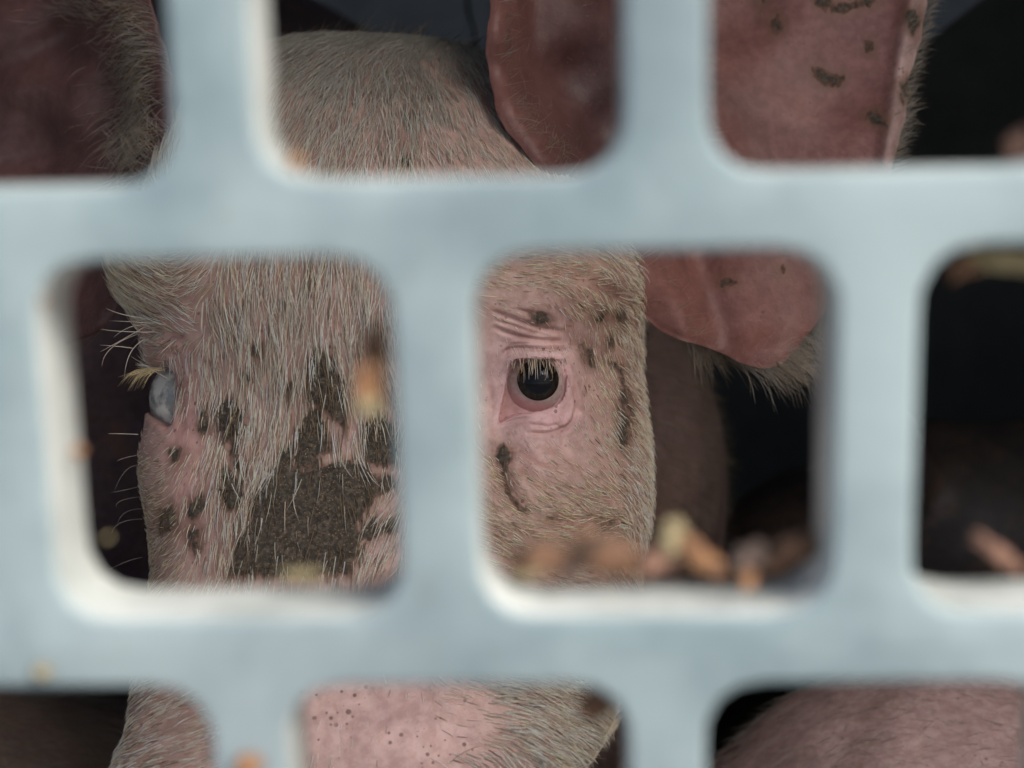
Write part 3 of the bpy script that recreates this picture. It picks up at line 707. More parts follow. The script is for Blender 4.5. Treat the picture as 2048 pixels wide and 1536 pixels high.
# red rim inside the eye openings
opd = poly_sd(px_, py_, OPEN); inside = (opd > 1.0) & (BVc[:, 2] < .5) & (earmask == 0)
tint[inside] = (.50, .31, .30)
lidb = ((opd < 0) & (opd > -11) & (BVc[:, 2] < .5) & (earmask == 0)); tint[lidb] = tint[lidb] * .35 + np.array((.64, .45, .46)) * .65
rim = np.exp(-.5 * (opd / 2.5) ** 2) * ((BVc[:, 2] < .5) & (earmask == 0))
tint = tint * (1 - .5 * rim[:, None]) + np.array((.56, .32, .32)) * .5 * rim[:, None]
mud_all = np.full(len(BVc), -30.0)
fm = (BVc[:, 2] < .60) & (BN[:, 2] < -.05) | (earmask > 0)
mud_all[fm] = mud_field(px_[fm], py_[fm])
mud_all += np.where(earmask > 0, 4, np.where((px_ < 830) & (mud_all > -22), np.where((px_ > 500) | (py_ > 860), 5, 2), 0)) * 1.0
back_dirt = wob(BVc, 30, 21) * 14 - 22
mud_all = np.where((BVc[:, 2] > .6) & (earmask == 0), back_dirt, mud_all)

BW = c2w(BVc); BNw = BN[:, :1] * RIGHT + BN[:, 1:2] * UP + BN[:, 2:3] * FWD
pig = empty('pig', (BX, 1.2, 0.0))
tag(pig, 'pink pig facing out with a muddy forehead, one dark eye framed by the centre hole', 'pig')
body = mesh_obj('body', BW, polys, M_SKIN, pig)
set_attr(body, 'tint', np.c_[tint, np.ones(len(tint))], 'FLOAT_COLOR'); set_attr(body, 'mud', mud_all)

# ------------------------------------------------------------------ hair
class Hair:
    def __init__(s): s.V = []; s.F = []; s.C = []; s.n = 0
    def add(s, P_, rad, col0, col1):
        """P_ (n, k, 3) strand points in world, rad (n,), colours (n,3)"""
        n, k, _ = P_.shape
        T = np.gradient(P_, axis=1); T /= np.maximum(np.linalg.norm(T, axis=2), 1e-9)[..., None]
        ref = np.tile(rng.normal(size=(n, 1, 3)), (1, k, 1)); A = np.cross(T, ref); A /= np.maximum(np.linalg.norm(A, axis=2), 1e-9)[..., None]
        B = np.cross(T, A)
        tap = np.interp(np.linspace(0, 1, k), [0, .55, 1], [1, .85, .12])[None, :, None]
        out = []
        for q in range(3):
            an = q * 2 * np.pi / 3
            out.append(P_ + (A * math.cos(an) + B * math.sin(an)) * rad[:, None, None] * tap)
        V = np.stack(out, 2).reshape(-1, 3)                      # n,k,3
        base = s.n + (np.arange(n) * k * 3)[:, None, None]
        kk = np.arange(k - 1)[None, :, None]; qq = np.arange(3)[None, None, :]; q2 = (qq + 1) % 3
        Fq = np.stack([base + kk * 3 + qq, base + kk * 3 + q2, base + (kk + 1) * 3 + q2, base + (kk + 1) * 3 + qq], -1).reshape(-1, 4)
        tt = np.linspace(0, 1, k)[None, :, None] ** .8
        C = col0[:, None, :] * (1 - tt) + col1[:, None, :] * tt
        C = np.repeat(C[:, :, None, :], 3, 2).reshape(-1, 3)
        s.V.append(V); s.F.append(Fq); s.C.append(C); s.n += len(V)
    def path(s, pts, rad, col, k=12):
        """pts: (px, py, depth) control polyline"""
        p = np.array(pts, float); t = np.linspace(0, 1, len(p)); u = np.linspace(0, 1, k)
        deg = min(3, len(p) - 1)
        q = np.stack([np.polyval(np.polyfit(t, p[:, i], deg), u) for i in range(3)], -1)
        W = np.array([P(*r) for r in q])[None]
        c = np.array([col]); s.add(W, np.array([rad]), c * .7, c)
    def build(s, name, parent):
        V = np.concatenate(s.V); Fq = np.concatenate(s.F); C = np.concatenate(s.C)
        o = mesh_obj(name, V, Fq, M_HAIR, parent)
        set_attr(o, 'tint', np.c_[C, np.ones(len(C))], 'FLOAT_COLOR'); o['kind'] = 'stuff'; return o
def sample(V, N, Fa, wt, n):
    ar = np.linalg.norm(np.cross(V[Fa[:, 2]] - V[Fa[:, 0]], V[Fa[:, 3]] - V[Fa[:, 1]]), axis=1) * .5 * wt
    f = rng.choice(len(Fa), n, p=ar / ar.sum()); u, v = rng.random((2, n))
    q = Fa[f]; W = [(1 - u) * (1 - v), u * (1 - v), u * v, (1 - u) * v]
    Pn = sum(W[k][:, None] * V[q[:, k]] for k in range(4)); Nn = sum(W[k][:, None] * N[q[:, k]] for k in range(4))
    return Pn, Nn / np.maximum(np.linalg.norm(Nn, axis=1), 1e-9)[:, None]
WHITE, GOLD, BROWN, GREY = np.array((.97, .87, .76)), np.array((.92, .72, .50)), np.array((.26, .18, .11)), np.array((.44, .42, .365))
def grow(H, Pn, Nn, D2, L, rad, c0, c1, lift=.28, curl=.25, k=5):
    """D2: photo-plane direction (dx, dy down) per strand"""
    n = len(Pn)
    D = D2[:, :1] * np.array([1, 0, 0]) - D2[:, 1:2] * np.array([0, 1, 0])
    D = D - (D * Nn).sum(1, keepdims=True) * Nn; D /= np.maximum(np.linalg.norm(D, axis=1), 1e-6)[:, None]
    side = np.cross(Nn, D)
    t = np.linspace(0, 1, k)[None, :, None]
    li = (lift * rng.uniform(.5, 1.7, n))[:, None, None]; cu = rng.normal(0, curl, n)[:, None, None]
    X = Pn[:, None, :] + L[:, None, None] * (D[:, None, :] * t + Nn[:, None, :] * (li * t * (1.25 - .65 * t) ) + side[:, None, :] * cu * t * t)
    H.add(c2w(X), rad, c0, c1)
coat = Hair()
hx, hy = 1024 + F * HV[:, 0] / HV[:, 2], 768 - F * HV[:, 1] / HV[:, 2]
fc = HV[HF].mean(1); fx, fy = 1024 + F * fc[:, 0] / fc[:, 2], 768 - F * fc[:, 1] / fc[:, 2]
HN2 = vnormals(HV, HF); fnz = HN2[HF][:, :, 2].mean(1)
# front of the face, following the traced flow
ok = (fc[:, 2] < .60) & (fnz < .25) & (fy > 10) & (fy < 1750) & (poly_sd(fx, fy, OPEN) < -3) & ~((fx < 352) & (fy > 738) & (fy < 856))
fl_d = np.zeros(len(HF)); gi = np.nonzero(ok)[0]
for s in range(0, len(gi), 20000): fl_d[gi[s:s + 20000]] = flow(fx[gi[s:s + 20000]], fy[gi[s:s + 20000]])[:, 2]
fmud = mud_field(fx, fy); fl_d *= np.where(fmud > 3, .26, np.where(fmud > -2, .7, 1))
fl_d *= np.where((fx > 960) & (fy < 1280), np.where(fy > 940, 1.15, .8), 1.0) * np.where((fx > 960) & (fy > 1340), 2.2, 1.0); fl_d *= .55 + .9 * (wob(fc, 420, 31) * .5 + .5)
Pn, Nn = sample(HV, HN2, HF, fl_d, 52000)
x, y = 1024 + F * Pn[:, 0] / Pn[:, 2], 768 - F * Pn[:, 1] / Pn[:, 2]
FL = np.concatenate([flow(x[s:s + 20000], y[s:s + 20000]) for s in range(0, len(x), 20000)])
ang = wob(Pn, 330, 41) * .12 + rng.normal(0, .09, len(x))
dx, dy = FL[:, 0] * np.cos(ang) - FL[:, 1] * np.sin(ang), FL[:, 0] * np.sin(ang) + FL[:, 1] * np.cos(ang)
side_ = np.clip((x - 940) / 60, 0, 1) * np.clip((1280 - y) / 60, 0, 1); low_ = np.clip((x < 420) * (y > 820), 0, 1)
L = FL[:, 3] * .00086 * rng.uniform(.55, 1.15, len(x)) * (1 - .42 * side_) * (1 - .3 * low_)
gold = np.clip(FL[:, 4] * np.where(y > 1340, .45, .85) + rng.normal(0, .22, len(x)), 0, 1)[:, None]
col = WHITE * (1 - gold) + GOLD * gold
bm = (rng.random(len(x)) < .05 + .6 * (mud_field(x, y) > -3))[:, None]; col = np.where(bm, BROWN, col)
col = np.minimum(col * rng.choice([.62, .92, 1.1, 1.35], (len(x), 1), p=[.12, .28, .35, .25]) * rng.uniform(.9, 1.1, (len(x), 1)), .97)
topg = np.clip((380 - y) / 300, 0, 1)[:, None]; col = col * (1 - topg) + GREY * topg * rng.uniform(.7, 1.2, (len(x), 1))  # crown hair grey, with the crown's shade put into its colour
grow(coat, Pn, Nn, np.stack([dx, dy], 1), L, rng.uniform(.00009, .00019, len(x)), col * .85, col, lift=.2 + .35 * (x > 1235), curl=.12)
# rest of the head and neck: lies backwards
ok2 = ((fnz >= .0) | (fc[:, 2] >= .56)) & (fc[:, 2] < 1.0) & (fc[:, 1] > -.25)
Pn, Nn = sample(HV, HN2, HF, ok2 * 1.0, 9000)
T = np.tile([0.15, -.25, 1.0], (len(Pn), 1)); T = T - (T * Nn).sum(1, keepdims=True) * Nn; T /= np.linalg.norm(T, axis=1)[:, None]
t = np.linspace(0, 1, 5)[None, :, None]; L = rng.uniform(.012, .024, len(Pn))[:, None, None]
X = Pn[:, None] + L * (T[:, None] * t + Nn[:, None] * .3 * t + rng.normal(0, .15, (len(Pn), 1, 3)) * t * t)
col = np.where(rng.random((len(Pn), 1)) < .4, WHITE, GOLD) * rng.uniform(.2, .6, (len(Pn), 1))  # hair dimmed, the neck's shade put into its colour
coat.add(c2w(X), rng.uniform(.0001, .00018, len(Pn)), col * .5, col)
# ears
def ear_hair(EV, EF, region, n, Ld, dvec, bright, lift=.25, back=False, rad=(.00007, .00012)):
    N = vnormals(EV, EF); c = EV[EF].mean(1); X, Y = 1024 + F * c[:, 0] / c[:, 2], 768 - F * c[:, 1] / c[:, 2]
    wt = region(X, Y) * ((N[EF][:, :, 2].mean(1) > .2) if back else (N[EF][:, :, 2].mean(1) < -.1)) + 1e-12
    Pn, Nn = sample(EV, N, EF, wt, n)
    a = rng.normal(0, .15, n); d = np.array(dvec, float)
    D2 = np.stack([d[0] * np.cos(a) - d[1] * np.sin(a), d[0] * np.sin(a) + d[1] * np.cos(a)], 1)
    col = np.where(rng.random((n, 1)) < .6, WHITE, GOLD) * rng.uniform(.5, 1, (n, 1)) * bright
    grow(coat, Pn, Nn, D2, rng.uniform(*Ld, n), rng.uniform(*rad, n), col * .6, col, lift=lift)
ear_hair(EV2, EF2, lambda X, Y: blob(X, Y, 275, 190, 30, 95), 650, (.008, .016), (-1, .25), .8)
ear_hair(EV2, EF2, lambda X, Y: blob(X, Y, 300, 90, 25, 50) + .6 * blob(X, Y, 240, 20, 70, 22), 450, (.006, .012), (-1, -.1), .8)
ear_hair(EV2, EF2, lambda X, Y: blob(X, Y, 290, 290, 30, 40), 260, (.007, .013), (-.75, -.6), .8)
ear_hair(EV1, EF1, lambda X, Y: blob(X, Y, 1110, 240, 60, 70), 420, (.006, .012), (.8, -.6), .55)
ear_hair(EV1, EF1, lambda X, Y: np.exp(-.5 * (line_dist(X, Y, np.array([(1785, 330), (1803, 220), (1822, 100), (1855, 0)]))[0] / 6) ** 2), 480, (.005, .010), (1, -.55), .7, lift=.1)
ear_hair(EV1, EF1, lambda X, Y: np.exp(-.5 * (line_dist(X, Y, np.array([(990, -40), (982, 60), (985, 160), (1010, 240), (1060, 310)]))[0] / 12) ** 2), 700, (.003, .007), (.75, -.65), .45, lift=.3)
ear_hair(EV1, EF1, lambda X, Y: blob(X, Y, 1170, 220, 40, 110), 420, (.007, .013), (.7, -.5), .4)
ear_hair(EV1, EF1, lambda X, Y: ((Y < 720) & (Y > -200)) * 1.0, 1400, (.003, .006), (.7, .1), .5, lift=.1, rad=(.00004, .00007))
ear_hair(EV1, EF1, lambda X, Y: np.exp(-.5 * (line_dist(X, Y, np.array([(1320, 655), (1400, 692), (1530, 742), (1610, 680), (1665, 600)]))[0] / 26) ** 2) * (X > 1380), 1300, (.010, .022), (.85, .42), .75, lift=.5, back=True, rad=(.0001, .00016))
ear_hair(EV1, EF1, lambda X, Y: 1.0 + 0 * X, 2500, (.008, .016), (.8, -.3), .7, back=True)
ear_hair(EV2, EF2, lambda X, Y: 1.0 + 0 * X, 2000, (.008, .016), (-.8, -.3), .7, back=True)
# long brow and cheek bristles standing off the left side
q4 = lambda pts, d0, d1: [(200 + a / 5.486, 620 + b / 5.486, d0 + (d1 - d0) * i / (len(pts) - 1)) for i, (a, b) in enumerate(pts)]
for pts in ([(820, 180), (480, 140), (100, 118)], [(850, 240), (350, 240), (0, 210)], [(500, 180), (240, 330), (0, 460)], [(480, 330), (330, 480), (268, 740)], [(760, 765), (600, 670), (340, 510)],
            [(720, 150), (740, 330), (830, 610)], [(530, 190), (780, 350), (900, 430)], [(400, 270), (120, 420), (20, 620)], [(830, 100), (860, 210), (930, 420)], [(420, 1365), (250, 1358), (90, 1358)],
            [(700, 200), (400, 170), (150, 300)], [(740, 340), (840, 480), (1000, 700)], [(360, 420), (200, 400), (0, 385)], [(600, 100), (300, 60), (60, -20)]):
    coat.path(q4(pts, .479, .476), .00017, WHITE * .85)
for k in range(7):
    yy = random.uniform(900, 1120); coat.path([(285, yy, .50), (255 - random.uniform(0, 15), yy + 8, .498), (235 - random.uniform(0, 20), yy + random.uniform(10, 60), .497)], .00010, WHITE * .7)
coat.path([(900, 1525, .412), (950, 1495, .408), (1010, 1488, .408)], .00012, GOLD * .7)
tag(coat.build('coat', pig), None)

# ------------------------------------------------------------------ eyes
def eye_materials():
    m, t, b = nmat("eye_white")
    co = t.nodes.new("ShaderNodeTexCoord").outputs['Object']
    n = noise(t, co, 500, 4)
    sx = t.nodes.new("ShaderNodeSeparateXYZ"); t.links.new(co, sx.inputs[0])
    low = ramp(t, mth(t, 'ADD', mth(t, 'MULTIPLY', sx.outputs[2], -1.0), mth(t, 'MULTIPLY', sx.outputs[0], -.4)), .0005, .0070)
    c = mixrgb(t, ramp(t, n, .35, .7), (.30, .21, .19, 1), (.40, .31, .29, 1))
    c = mixrgb(t, mth(t, 'MULTIPLY', low, .85), c, (.48, .24, .235, 1))
    t.links.new(c, b.inputs['Base Color']); b.inputs['Roughness'].default_value = .12
    b.inputs['Coat Weight'].default_value = .6; b.inputs['Coat Roughness'].default_value = .03
    m2, t, b = nmat("iris_dark")
    co = t.nodes.new("ShaderNodeTexCoord").outputs['Object']
    sx = t.nodes.new("ShaderNodeVectorMath"); sx.operation = 'LENGTH'
    n = noise(t, co, 700, 3)
    ga = Vector(tuple(.085 * RIGHT + .125 * UP - FWD)).normalized(); nv = t.nodes.new("ShaderNodeVectorMath"); nv.operation = 'NORMALIZE'; t.links.new(co, nv.inputs[0])
    dv = t.nodes.new("ShaderNodeVectorMath"); dv.operation = 'DOT_PRODUCT'; t.links.new(nv.outputs[0], dv.inputs[0]); dv.inputs[1].default_value = ga
    irc = mixrgb(t, ramp(t, n, .3, .7), (.009, .007, .006, 1), (.024, .017, .013, 1))
    t.links.new(mixrgb(t, ramp(t, dv.outputs['Value'], .925, .945), irc, (.004, .005, .008, 1)), b.inputs['Base Color'])
    b.inputs['Roughness'].default_value = .02; b.inputs['IOR'].default_value = 1.27
    m3, t, b = nmat('eye_painted_reflection'); co = t.nodes.new('ShaderNodeTexCoord').outputs['Object']; n = noise(t, co, 160, 4)  # pale mottling paints reflections onto the left eyeball
    t.links.new(mixrgb(t, ramp(t, n, .4, .62), (.22, .22, .22, 1), (.60, .575, .54, 1)), b.inputs['Base Color']); b.inputs['Roughness'].default_value = .1; b.inputs['Coat Weight'].default_value = .8
    return m, m2, m3
M_EYE, M_IRIS, M_EYE_REFL = eye_materials()
def sphere_cap(r, ang, n=40, m=64, bulge=0.0):
    V = [(0, 0, r + bulge)]; Fs = []
    for i in range(1, n + 1):
        a = ang * i / n; rr = r + bulge * (1 - (i / n) ** 2) ** 1.0
        for j in range(m):
            p = 2 * math.pi * j / m; V.append((rr * math.sin(a) * math.cos(p), rr * math.sin(a) * math.sin(p), rr * math.cos(a)))
    for j in range(m): Fs.append((0, 1 + j, 1 + (j + 1) % m))
    for i in range(n - 1):
        for j in range(m): Fs.append((1 + i * m + j, 1 + (i + 1) * m + j, 1 + (i + 1) * m + (j + 1) % m, 1 + i * m + (j + 1) % m))
    return np.array(V), Fs
for side, gaze_c in (('right', (.085, .125, -1.0)), ('left', (-1.0, .03, .50))):
    E, r = EYE[side]; cw = c2w(E[None])[0]
    gz = np.array(gaze_c); gz = gz / np.linalg.norm(gz); gw = gz[0] * RIGHT + gz[1] * UP + gz[2] * FWD
    V, Fs = sphere_cap(r, math.pi * .995, 48, 64)
    eo = mesh_obj('eye', V + cw, Fs, M_EYE if side == 'right' else M_EYE_REFL, pig)
    # object space of the eye: keep its own origin for the texture
    eo.data.transform(Matrix.Translation(-(Vector(cw) - pig.location))); eo.location = Vector(cw) - pig.location
    V, Fs = sphere_cap(r + .00025, math.asin(.00665 / r), 20, 64, bulge=.0008)
    z = gw; x_ = np.cross(z, UP); x_ /= np.linalg.norm(x_); y_ = np.cross(z, x_)
    Vw = V[:, :1] * x_ + V[:, 1:2] * y_ + V[:, 2:] * z
    io = mesh_obj('iris', Vw, Fs, M_IRIS); io.parent = eo
lash = Hair()
for k in range(46):
    u = k / 45; x0 = 1017 + u * 112 + random.uniform(-2, 2); y0 = 716 + 2 * math.sin(u * 9) + random.uniform(-2, 1) + (4 if u < .15 else 0)
    ln = random.uniform(18, 50) * (1 if .15 < u < .92 else .5); dxx = random.uniform(-3, 9) + (u - .4) * 5
    col = random.choice([WHITE, GOLD * 1.15, WHITE, BROWN * 1.3]) * random.uniform(.8, 1.1)
    lash.path([(x0, y0, .4655), (x0 + dxx * .5, y0 + ln * .35, .4615), (x0 + dxx, y0 + ln * .8, .4612), (x0 + dxx * random.uniform(.2, 1.2), y0 + ln, .462)], random.uniform(.00010, .00017), col, 8)
for k in range(40):                                  # short pale bristles on the lid above
    x0 = random.uniform(1020, 1140); y0 = random.uniform(690, 702); lash.path([(x0, y0, .4630), (x0 + 3, y0 + 6, .4615), (x0 + 6, y0 + 14, .461)], .00008, WHITE * .9, 5)
lash.build('eyelashes', pig)
lash = Hair()
for k in range(40):
    u = k / 39; x0 = 288 + u * 42; y0 = 738 + random.uniform(-2, 3); tx = 238 + u * 45 + random.uniform(-9, 9); ty = 764 + u * 4 + random.uniform(-14, 18)
    lash.path([(x0, y0, .480), ((x0 + tx) / 2, y0 + 6, .477), (tx, ty, .475)], random.uniform(.00006, .00011), GOLD * np.array((1.0, 1.08, .95)) * random.uniform(.7, 1.1), 8)
lash.build('eyelashes', pig)

# ------------------------------------------------------------------ the other pigs
def generic_pig():
    """standing pig facing +x, hooves on z = 0, spine length about 1.1 m"""
    C = [((-.38, 0, .40), .155, (0, 0, .39), .175), ((0, 0, .39), .175, (.32, 0, .40), .155), ((.32, 0, .40), .150, (.50, 0, .42), .11), ((.50, 0, .42), .105, (.62, 0, .40), .085), ((.62, 0, .40), .075, (.78, 0, .33), .045),
         ((.775, 0, .33), .045, (.80, 0, .325), .043), ((-.53, 0, .47), .014, (-.60, .01, .42), .008)]
    for s in (-1, 1):
        C += [((.28, s * .08, .30), .07, (.30, s * .095, .17), .036), ((.30, s * .095, .17), .036, (.28, s * .095, .045), .024), ((.28, s * .095, .045), .025, (.305, s * .095, .022), .026),
              ((-.38, s * .08, .33), .10, (-.33, s * .10, .22), .052), ((-.33, s * .10, .22), .045, (-.46, s * .10, .15), .030), ((-.46, s * .10, .15), .029, (-.43, s * .10, .045), .024), ((-.43, s * .10, .045), .025, (-.405, s * .10, .022), .026)]
    C2 = []
    for s in (-1, 1):
        C2 += [((.53, s * .06, .47), .022, (.58, s * .12, .55), .030), ((.58, s * .12, .55), .028, (.60, s * .14, .59), .006)]
    X = grid([(-.66, .86, .011)])[:, None, None]; Y = grid([(-.22, .22, .011)])[None, :, None]; Z = grid([(-.01, .64, .011)])[None, None, :]
    f = None
    for c in C:
        q = capsule(X, Y, Z, *c); f = q if f is None else smin(f, q, .045)
    for c in C2: f = smin(f, capsule(X, Y, Z, *c), .012)
    return surface_nets(f.astype(np.float32), X.ravel(), Y.ravel(), Z.ravel())
GV, GF = generic_pig()
GN = vnormals(GV, GF)
def place_pig(loc, rz, sc, label, tintc, tint2, seed, hairs, hair_col, hlen=(.012, .028), near=None, pitchy=0):
    root = empty('pig', loc, rz); tag(root, label, 'pig')
    V = GV * sc * np.array([1, 1, 1]); c, s = math.cos(rz), math.sin(rz)
    Rz = np.array([[c, -s, 0], [s, c, 0], [0, 0, 1]]); W = V @ Rz.T + np.array(loc); NW = GN @ Rz.T
    W = W + NW * (wob(W, 40, seed) * .002)[:, None]
    b = mesh_obj('body', W, GF, M_SKIN2, root)
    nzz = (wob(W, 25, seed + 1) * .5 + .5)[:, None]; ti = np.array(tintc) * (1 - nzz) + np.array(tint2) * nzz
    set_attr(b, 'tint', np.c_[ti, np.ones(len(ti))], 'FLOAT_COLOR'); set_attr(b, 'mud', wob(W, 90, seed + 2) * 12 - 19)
    for sy in (-1, 1):
        ce = np.array([.655 * sc, sy * .068 * sc, .425 * sc]) @ Rz.T + np.array(loc)
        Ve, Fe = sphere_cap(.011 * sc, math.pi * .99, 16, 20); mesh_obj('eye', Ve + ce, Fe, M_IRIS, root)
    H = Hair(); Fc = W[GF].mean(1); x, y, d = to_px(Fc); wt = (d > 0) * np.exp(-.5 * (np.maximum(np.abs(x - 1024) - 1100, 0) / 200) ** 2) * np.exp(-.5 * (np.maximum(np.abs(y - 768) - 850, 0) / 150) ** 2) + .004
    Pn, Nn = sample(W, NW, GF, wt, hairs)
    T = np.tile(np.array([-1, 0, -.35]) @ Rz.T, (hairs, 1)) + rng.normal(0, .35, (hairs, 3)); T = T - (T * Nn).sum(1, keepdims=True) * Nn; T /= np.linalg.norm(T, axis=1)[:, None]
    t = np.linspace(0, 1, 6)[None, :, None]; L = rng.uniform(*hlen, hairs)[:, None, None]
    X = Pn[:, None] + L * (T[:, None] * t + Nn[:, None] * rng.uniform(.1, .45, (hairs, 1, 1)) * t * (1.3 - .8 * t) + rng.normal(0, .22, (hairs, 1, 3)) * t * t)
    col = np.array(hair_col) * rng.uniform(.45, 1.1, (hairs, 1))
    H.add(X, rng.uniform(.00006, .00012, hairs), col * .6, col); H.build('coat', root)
    return root
place_pig((.532, .45, 0), math.radians(4), .913, 'dirt flecked pink pig standing low at the right, only its sparsely bristled back showing', (.46, .33, .32), (.58, .43, .41), 50, 4200, (.62, .56, .48), (.006, .015))
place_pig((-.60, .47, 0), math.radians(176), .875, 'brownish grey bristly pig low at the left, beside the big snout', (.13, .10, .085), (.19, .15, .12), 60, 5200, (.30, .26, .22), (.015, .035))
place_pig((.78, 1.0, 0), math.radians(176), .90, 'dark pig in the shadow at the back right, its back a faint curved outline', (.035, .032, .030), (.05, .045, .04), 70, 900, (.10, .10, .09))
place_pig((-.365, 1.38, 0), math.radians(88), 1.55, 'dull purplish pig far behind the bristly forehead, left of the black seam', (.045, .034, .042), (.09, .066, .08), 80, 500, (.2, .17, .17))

# ------------------------------------------------------------------ dark board behind
def slab(name, pts_px, d, th_, mat, label, cat):
    A = np.array([P(x, y, d) for x, y in pts_px]); n = len(A); off = FWD * th_
    V = np.concatenate([A, A + off]); Fs = [tuple(range(n)), tuple(range(2 * n - 1, n - 1, -1))] + [(i, n + i, n + (i + 1) % n, (i + 1) % n) for i in range(n)]
    o = mesh_obj(name, V, Fs, mat, smooth=False, origin=A.mean(0)); return tag(o, label, cat)
M_SLATE = plain("slate_rubber", (.085, .10, .125), (.12, .14, .17), 14, .6)
slab('hanging_board', [(-500, -200), (-500, 260), (1700, 200), (1850, 86), (1962, 0), (2120, -120), (2120, -200)], 1.55, .02, M_SLATE, 'dark blue grey board hanging behind the forehead with thin black seams', 'board')
board = bpy.data.objects['hanging_board']
M_BLACK = plain('seam_black', (.006, .006, .007), (.012, .012, .012), 40, .6)
for pts in ([(592, -60), (606, 10), (630, 45), (668, 92), (760, 190)], [(930, -60), (938, 25), (950, 60), (955, 180)]):
    h = Hair(); q = np.array([P(x, y, 1.545) for x, y in pts]); u = np.linspace(0, len(q) - 1, 20)
    q = np.stack([np.interp(u, range(len(q)), q[:, i]) for i in range(3)], -1)[None]; h.add(q, np.array([.0022]), np.zeros((1, 3)), np.zeros((1, 3)))
    so_ = mesh_obj('seam', h.V[0] - np.array(board.location), h.F[0], M_BLACK); so_.parent = board

# ------------------------------------------------------------------ wood shavings and straw caught in the panel
def wood(name, c0, c1):
    m, t, b = nmat(name); co = t.nodes.new("ShaderNodeTexCoord").outputs['Object']
    n1 = noise(t, co, 320, 4); t.links.new(mixrgb(t, ramp(t, n1, .35, .65), (*c0, 1), (*c1, 1)), b.inputs['Base Color']); b.inputs['Roughness'].default_value = .8
    return m
W_ORANGE = wood("shaving_orange", (.14, .065, .030), (.32, .165, .075)); W_BROWN = wood("shaving_brown", (.045, .025, .016), (.19, .095, .05))
W_YEL = wood("straw_yellow", (.17, .135, .07), (.30, .25, .14)); W_DARK = wood("crumb_dark", (.06, .042, .036), (.14, .095, .075)); W_PINK = wood("shaving_pink", (.11, .055, .038), (.26, .14, .095))
def plane_pt(px, py, yw):
    d = P(px, py, 1.0) - CAM; k = (yw - CAM[1]) / d[1]; return CAM + d * k, k
def bit(name, px, py, wpx, hpx, rot, mat, label, cat='wood shaving', yw=.0105, group=None, seed=0):
    r = np.random.default_rng(seed + int(px)); c, k = plane_pt(px, py, yw)
    hw, hh = wpx / F * k / 2, hpx / F * k / 2; n, m = 28, 13; V = []
    for i in range(m):
        a = -math.pi / 2 + math.pi * (i + .5) / m
        for j in range(n):
            b = 2 * math.pi * j / n
            sx = math.copysign(abs(math.cos(b)) ** .6, math.cos(b)) * math.cos(a) ** .5; sz = math.copysign(abs(math.sin(b)) ** .6, math.sin(b)) * math.cos(a) ** .5
            V.append((sx * hw, math.sin(a) * min(hw, hh) * .5, sz * hh))
    V = np.array(V); V *= (1 + .30 * wob(V / hh * 2.2, 1.4, seed + int(px)) + .42 * wob(V / hh * 2.2, 3.2, seed + 5))[:, None]
    V[:, 1] += .25 * hh * np.sin(V[:, 0] / hw * 2.2)                           # curl
    cr, sr = math.cos(rot), math.sin(rot); V = np.stack([V[:, 0] * cr - V[:, 2] * sr, V[:, 1], V[:, 0] * sr + V[:, 2] * cr], -1)
    Fs = [(i * n + j, i * n + (j + 1) % n, (i + 1) * n + (j + 1) % n, (i + 1) * n + j) for i in range(m - 1) for j in range(n)]
    Fs += [tuple(range(n))[::-1], tuple((m - 1) * n + j for j in range(n))]
    return tag(mesh_obj(name, V + c, Fs, mat, origin=c), label, cat, group)
G1, G2 = 'wood shavings lying on the sills of the holes', 'crumbs stuck to the panel'
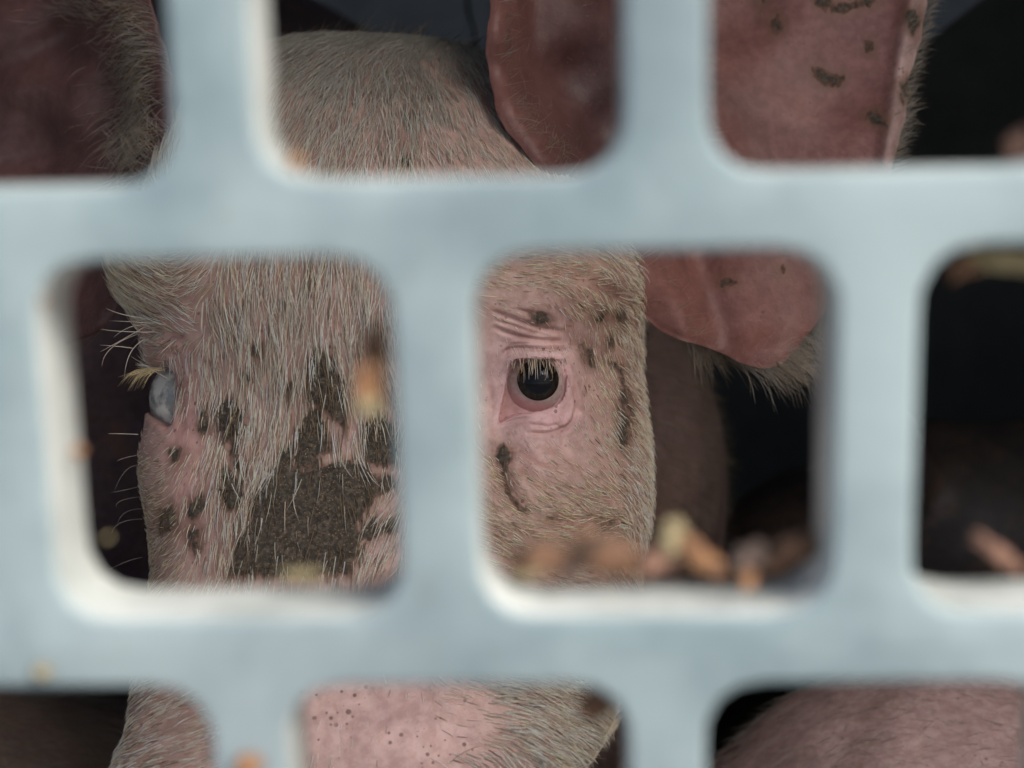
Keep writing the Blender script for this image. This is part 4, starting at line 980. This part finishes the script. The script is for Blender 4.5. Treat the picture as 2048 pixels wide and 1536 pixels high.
BITS = [
    (1085, 1108, 115, 62, -.1, W_BROWN, 'tan shaving at the left end of the centre sill'), (1215, 1104, 130, 84, -.25, W_BROWN, 'reddish brown shaving, second from the left on the centre sill'),
    (1318, 1112, 95, 60, .3, W_PINK, 'pinkish shaving in the middle of the centre sill'), (1352, 1075, 62, 92, .2, W_YEL, 'yellow pointed flake standing highest on the centre sill'),
    (1400, 1110, 110, 56, -.75, W_ORANGE, 'orange splinter leaning against the yellow flake'), (1500, 1108, 74, 66, .2, W_DARK, 'dark purple grey crumb right of the black gap on the centre sill'),
    (1588, 1088, 95, 66, .2, W_BROWN, 'brown shaving at the right end of the centre sill'), (1496, 1160, 36, 46, .1, W_ORANGE, 'small orange crumb slipping over the lip of the centre sill'),
    (1992, 1104, 130, 34, -.65, W_PINK, 'long pinkish orange splinter on the sill of the right hole'), (742, 778, 62, 112, .05, W_ORANGE, 'bright orange shaving on the bar left of the eye'),
    (748, 690, 48, 84, -.1, W_BROWN, 'brown shaving just above the bright orange one'), (62, 592, 56, 54, 0, W_ORANGE, 'orange crumb at the top left corner of the left hole'),
    (600, 1149, 74, 26, 0, W_YEL, 'thin yellow shaving on the sill below the muddy patch'), (1192, 1400, 76, 70, .4, W_BROWN, 'brown shaving in the top corner of the hole beside the snout'),
    (2010, 520, 150, 50, -.15, W_YEL, 'yellow straw stuck in the top of the right hole'), (1935, 532, 90, 46, .3, W_BROWN, 'brown straw behind the yellow one in the top of the right hole'),
    (2040, 290, 74, 56, .4, W_PINK, 'pinkish shaving on the sill at the upper right edge'),
    (738, 812, 60, 44, 0, W_YEL, 'pale yellow shaving just below the bright orange one on the bar left of the eye'),
    (1150, 1128, 70, 30, .5, W_DARK, 'dark sliver between the tan and the reddish brown shavings'), (1275, 1128, 60, 34, -.5, W_ORANGE, 'small orange sliver between the reddish brown and the pinkish shavings'),
    (1440, 1136, 60, 30, .2, W_BROWN, 'brown scrap at the foot of the orange splinter on the centre sill'), (1545, 1124, 50, 30, -.4, W_BROWN, 'little brown scrap right of the purple grey crumb'), (1060, 1140, 60, 24, .3, W_YEL, 'thin pale scrap under the tan shaving')]
for k, (px, py, wp, hp, ro, mt, lb) in enumerate(BITS):
    bit('straw' if 'straw' in lb else 'wood_shaving', px, py + (6 if 1000 < px < 1620 and k != 7 else 0), wp * .92, hp * .82, ro, mt, lb, 'straw' if 'straw' in lb else 'wood shaving', yw={7: .001, 11: .001, 9: .003, 17: .002}.get(k, .008), group=G1, seed=k)
for k, (px, py, s_, mt, lb) in enumerate([(498, 1528, 52, W_ORANGE, 'orange crumb stuck on the bar at the bottom edge'), (84, 1343, 30, W_YEL, 'yellowish crumb stuck on the lower bar at the far left'),
        (158, 902, 26, W_ORANGE, 'small orange crumb on the inner left face of the left hole'), (592, 322, 28, W_ORANGE, 'small orange crumb in the lower left corner of the top hole'), (216, 1075, 13, W_YEL, 'tiny pale crumb in the black gap beside the cheek')]):
    bit('crumb', px, py, s_, s_ * .85, .3 * k, mt, lb, 'crumb', yw=(-.0008, -.0008, .006, .006, .012)[k], group=G2, seed=30 + k)
